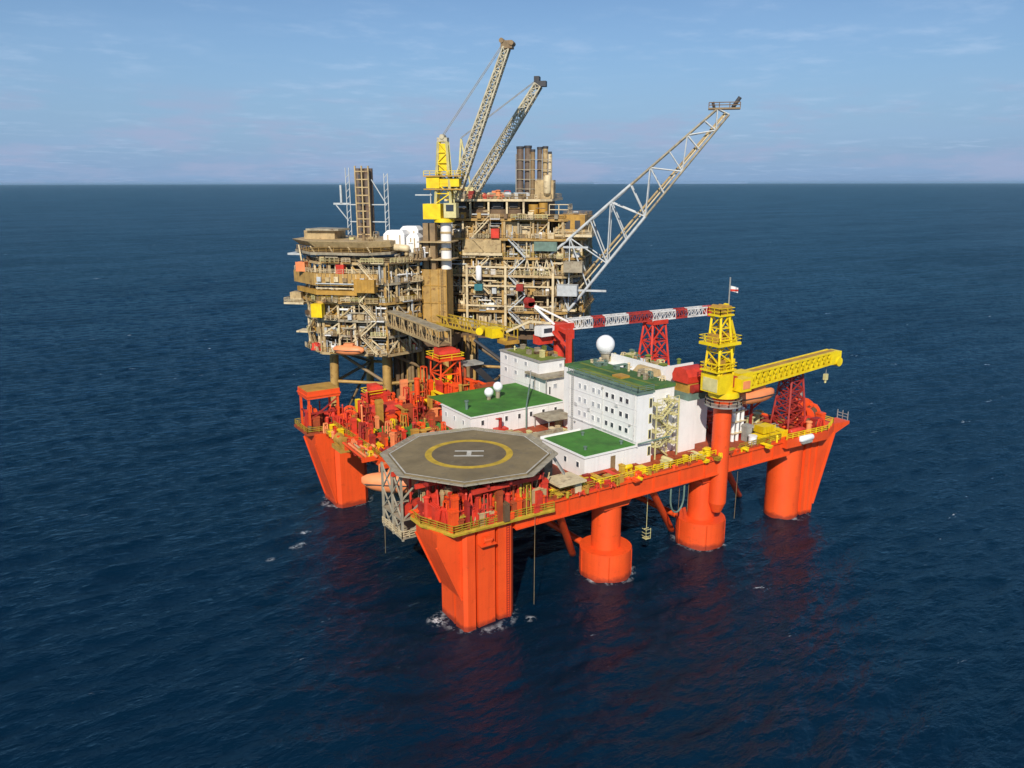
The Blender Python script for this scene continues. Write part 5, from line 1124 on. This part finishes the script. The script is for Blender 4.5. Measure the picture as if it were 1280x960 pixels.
# flare boom
fb = plat_at('flare_boom', 'long pale grey lattice flare boom reaching up to the right from the platform', 'flare boom', 42, 25, 32)
def fp(s_, u, v):  # s along, u across (q), v lower 0 / upper 1
    lo0, lo1 = Vector((41.6, 25, 32.2)), Vector((80.0, 25, 81.2)); up0, up1 = Vector((36.4, 25, 46.5)), Vector((77.2, 25, 82.6))
    a = lo0.lerp(lo1, s_); b = up0.lerp(up1, s_); c = a.lerp(b, v); wd = 3.4 * (1 - s_) + .9 * s_; return c + Vector((0, u * wd, 0))
for u in (-1, 1):
    c = 'steel'
    for v in (0, 1):
        for k in range(2): fb.part('chord', MB().cyl(fp(k * .5, u, v), fp(k * .5 + .5, u, v), .37 - .09 * k, n=10), ('steel', 'pgrey')[k])
NS = 9
ss = [1 - (1 - i / NS) ** 1.18 for i in range(NS + 1)]
for i in range(NS + 1):
    for u in (-1, 1): fb.part('strut', MB().cyl(fp(ss[i], u, 0), fp(ss[i], u, 1), .18, n=8), 'steel')
    for v in (0, 1): fb.part('strut', MB().cyl(fp(ss[i], -1, v), fp(ss[i], 1, v), .15, n=8), 'steel')
    if i < NS:
        for u in (-1, 1): fb.part('diagonal', MB().cyl(fp(ss[i], u, i % 2), fp(ss[i + 1], u, 1 - i % 2), .18, n=8), 'steel')
        fb.part('diagonal', MB().cyl(fp(ss[i], -1, 1), fp(ss[i + 1], 1, 1), .17, n=8), 'steel'); fb.part('diagonal', MB().cyl(fp(ss[i], 1, 0), fp(ss[i + 1], -1, 0), .17, n=8), 'steel')
fb.part('flare_pipe', MB().cyl(fp(0, .2, .22), fp(1, .2, .3), .3, n=10), 'beige'); fb.part('flare_pipe', MB().cyl(fp(0, -.3, .12), fp(1, -.3, .2), .2, n=10), 'cream')
lad = MB()
for i in range(60): lad.beam(fp(i / 60, -.6, 0), fp(i / 60, .6, 0), .12)
fb.part('ladder', lad, 'steel')
fb.part('tip_platform', MB().box(75.0, 82.6, 23.8, 26.2, 82.4, 82.8), 'umber'); fb.part('flare_tip', MB().cyl((80.8, 25, 82.8), (82.4, 25, 85.2), .5, n=10).cyl((76.4, 25, 82.8), (76.0, 25, 84.2), .35, n=8), 'dark')
fb.part('tip_railing', MB().rail([(75.1, 23.9, 82.8), (82.5, 23.9, 82.8)], w_=.2, h=1.2), 'brown')
for z, x0, x1 in ((37.6, 43, 51.5), (48.8, 40, 46.5)): fb.part('access_arm', MB().beam((x0, 22, z), (x1, 22, z), .5), 'steel')
fb.part('root_frame', MB().beam((36.4, 22, 46.5), (41.6, 22, 32.2), .5).beam((36.4, 28, 46.5), (41.6, 28, 32.2), .5).beam((36.8, 22, 32.2), (43.5, 22, 32.2), .6), 'cream')

# gangways between rig and platform (rig frame)
def pw(p, q, z): c, s = math.cos(PRZ), math.sin(PRZ); return Vector((P0[0] + p * c - q * s, P0[1] + p * s + q * c, z))
def gangway(name, label, a, b, wd, h, mat, floor, roof=None):
    T = Thing(name, label, 'gangway', tuple(a)); d = (b - a).normalized(); u = d.cross(Vector((0, 0, 1))).normalized()
    T.part('floor', MB().beam(a, b, wd, .3), floor)
    for s_ in (-1, 1):
        o = u * wd / 2 * s_; T.part('side_beam', MB().beam(a + o, b + o, .3, .6), mat)
        m = MB(); up = Vector((0, 0, h)); m.beam(a + o + up, b + o + up, .26); k = 12
        for i in range(k): m.beam(a.lerp(b, i / k) + o, a.lerp(b, (i + (1 if i % 2 else 0)) / k) + o + up, .18); m.beam(a.lerp(b, (i + .5) / k) + o, a.lerp(b, (i + .5) / k) + o + up, .16)
        T.part('side_truss', m, mat)
    if roof: T.part('roof', MB().beam(a + Vector((0, 0, h)), b + Vector((0, 0, h)), wd, .2), roof)
    return T
gangway('gangway', 'sloping grey covered gangway from the orange tower up to the platform corner', Vector((27.0, 60.5, 30.4)), pw(.2, -.4, 31.0), 3.0, 3.2, 'beige', 'umber', 'pgrey')
g2 = gangway('gangway', 'yellow gangway with dark underside between the red crane and the platform', Vector((43.5, 58.6, 30.2)), pw(8.5, 12, 29.6), 3.0, 2.2, 'ringy', 'brown')
g2.part('pivot_tower', MB().beam((43.0, 59.5, DZ), (43.0, 59.5, 30), 1.2).box(41.2, 45, 57.9, 61.4, 29.2, 30.0), 'ochre')
g2.part('machinery', MB().box(39.5, 42.6, 61, 64, 30.4, 32.6).cyl((38.4, 64.8, 31.6), (40.6, 66.8, 31.6), .9, n=12), 'yellow')
g2.part('cylinder', MB().cyl((43, 60, 24), (38, 66.5, 29.4), .4, n=10), 'dark')

# ------------------------------------------------------------------ sea air
def make_haze():
    me = bpy.data.meshes.new('haze'); b = MB().box(-97000, 97000, -97000, 97000, -10, 108); me.from_pydata(b.v, [], b.f); me.update()
    o = bpy.data.objects.new('haze', me); col.objects.link(o); o['kind'] = 'stuff'
    m = bpy.data.materials.new('sea_haze'); m.use_nodes = True; t = m.node_tree; t.nodes.remove(t.nodes['Principled BSDF'])
    v = t.nodes.new('ShaderNodeVolumePrincipled'); v.inputs['Color'].default_value = (.52, .80, 1, 1); v.inputs['Density'].default_value = 1.5e-5; v.inputs['Anisotropy'].default_value = .2
    t.links.new(v.outputs[0], t.nodes['Material Output'].inputs['Volume']); me.materials.append(m)
make_haze()
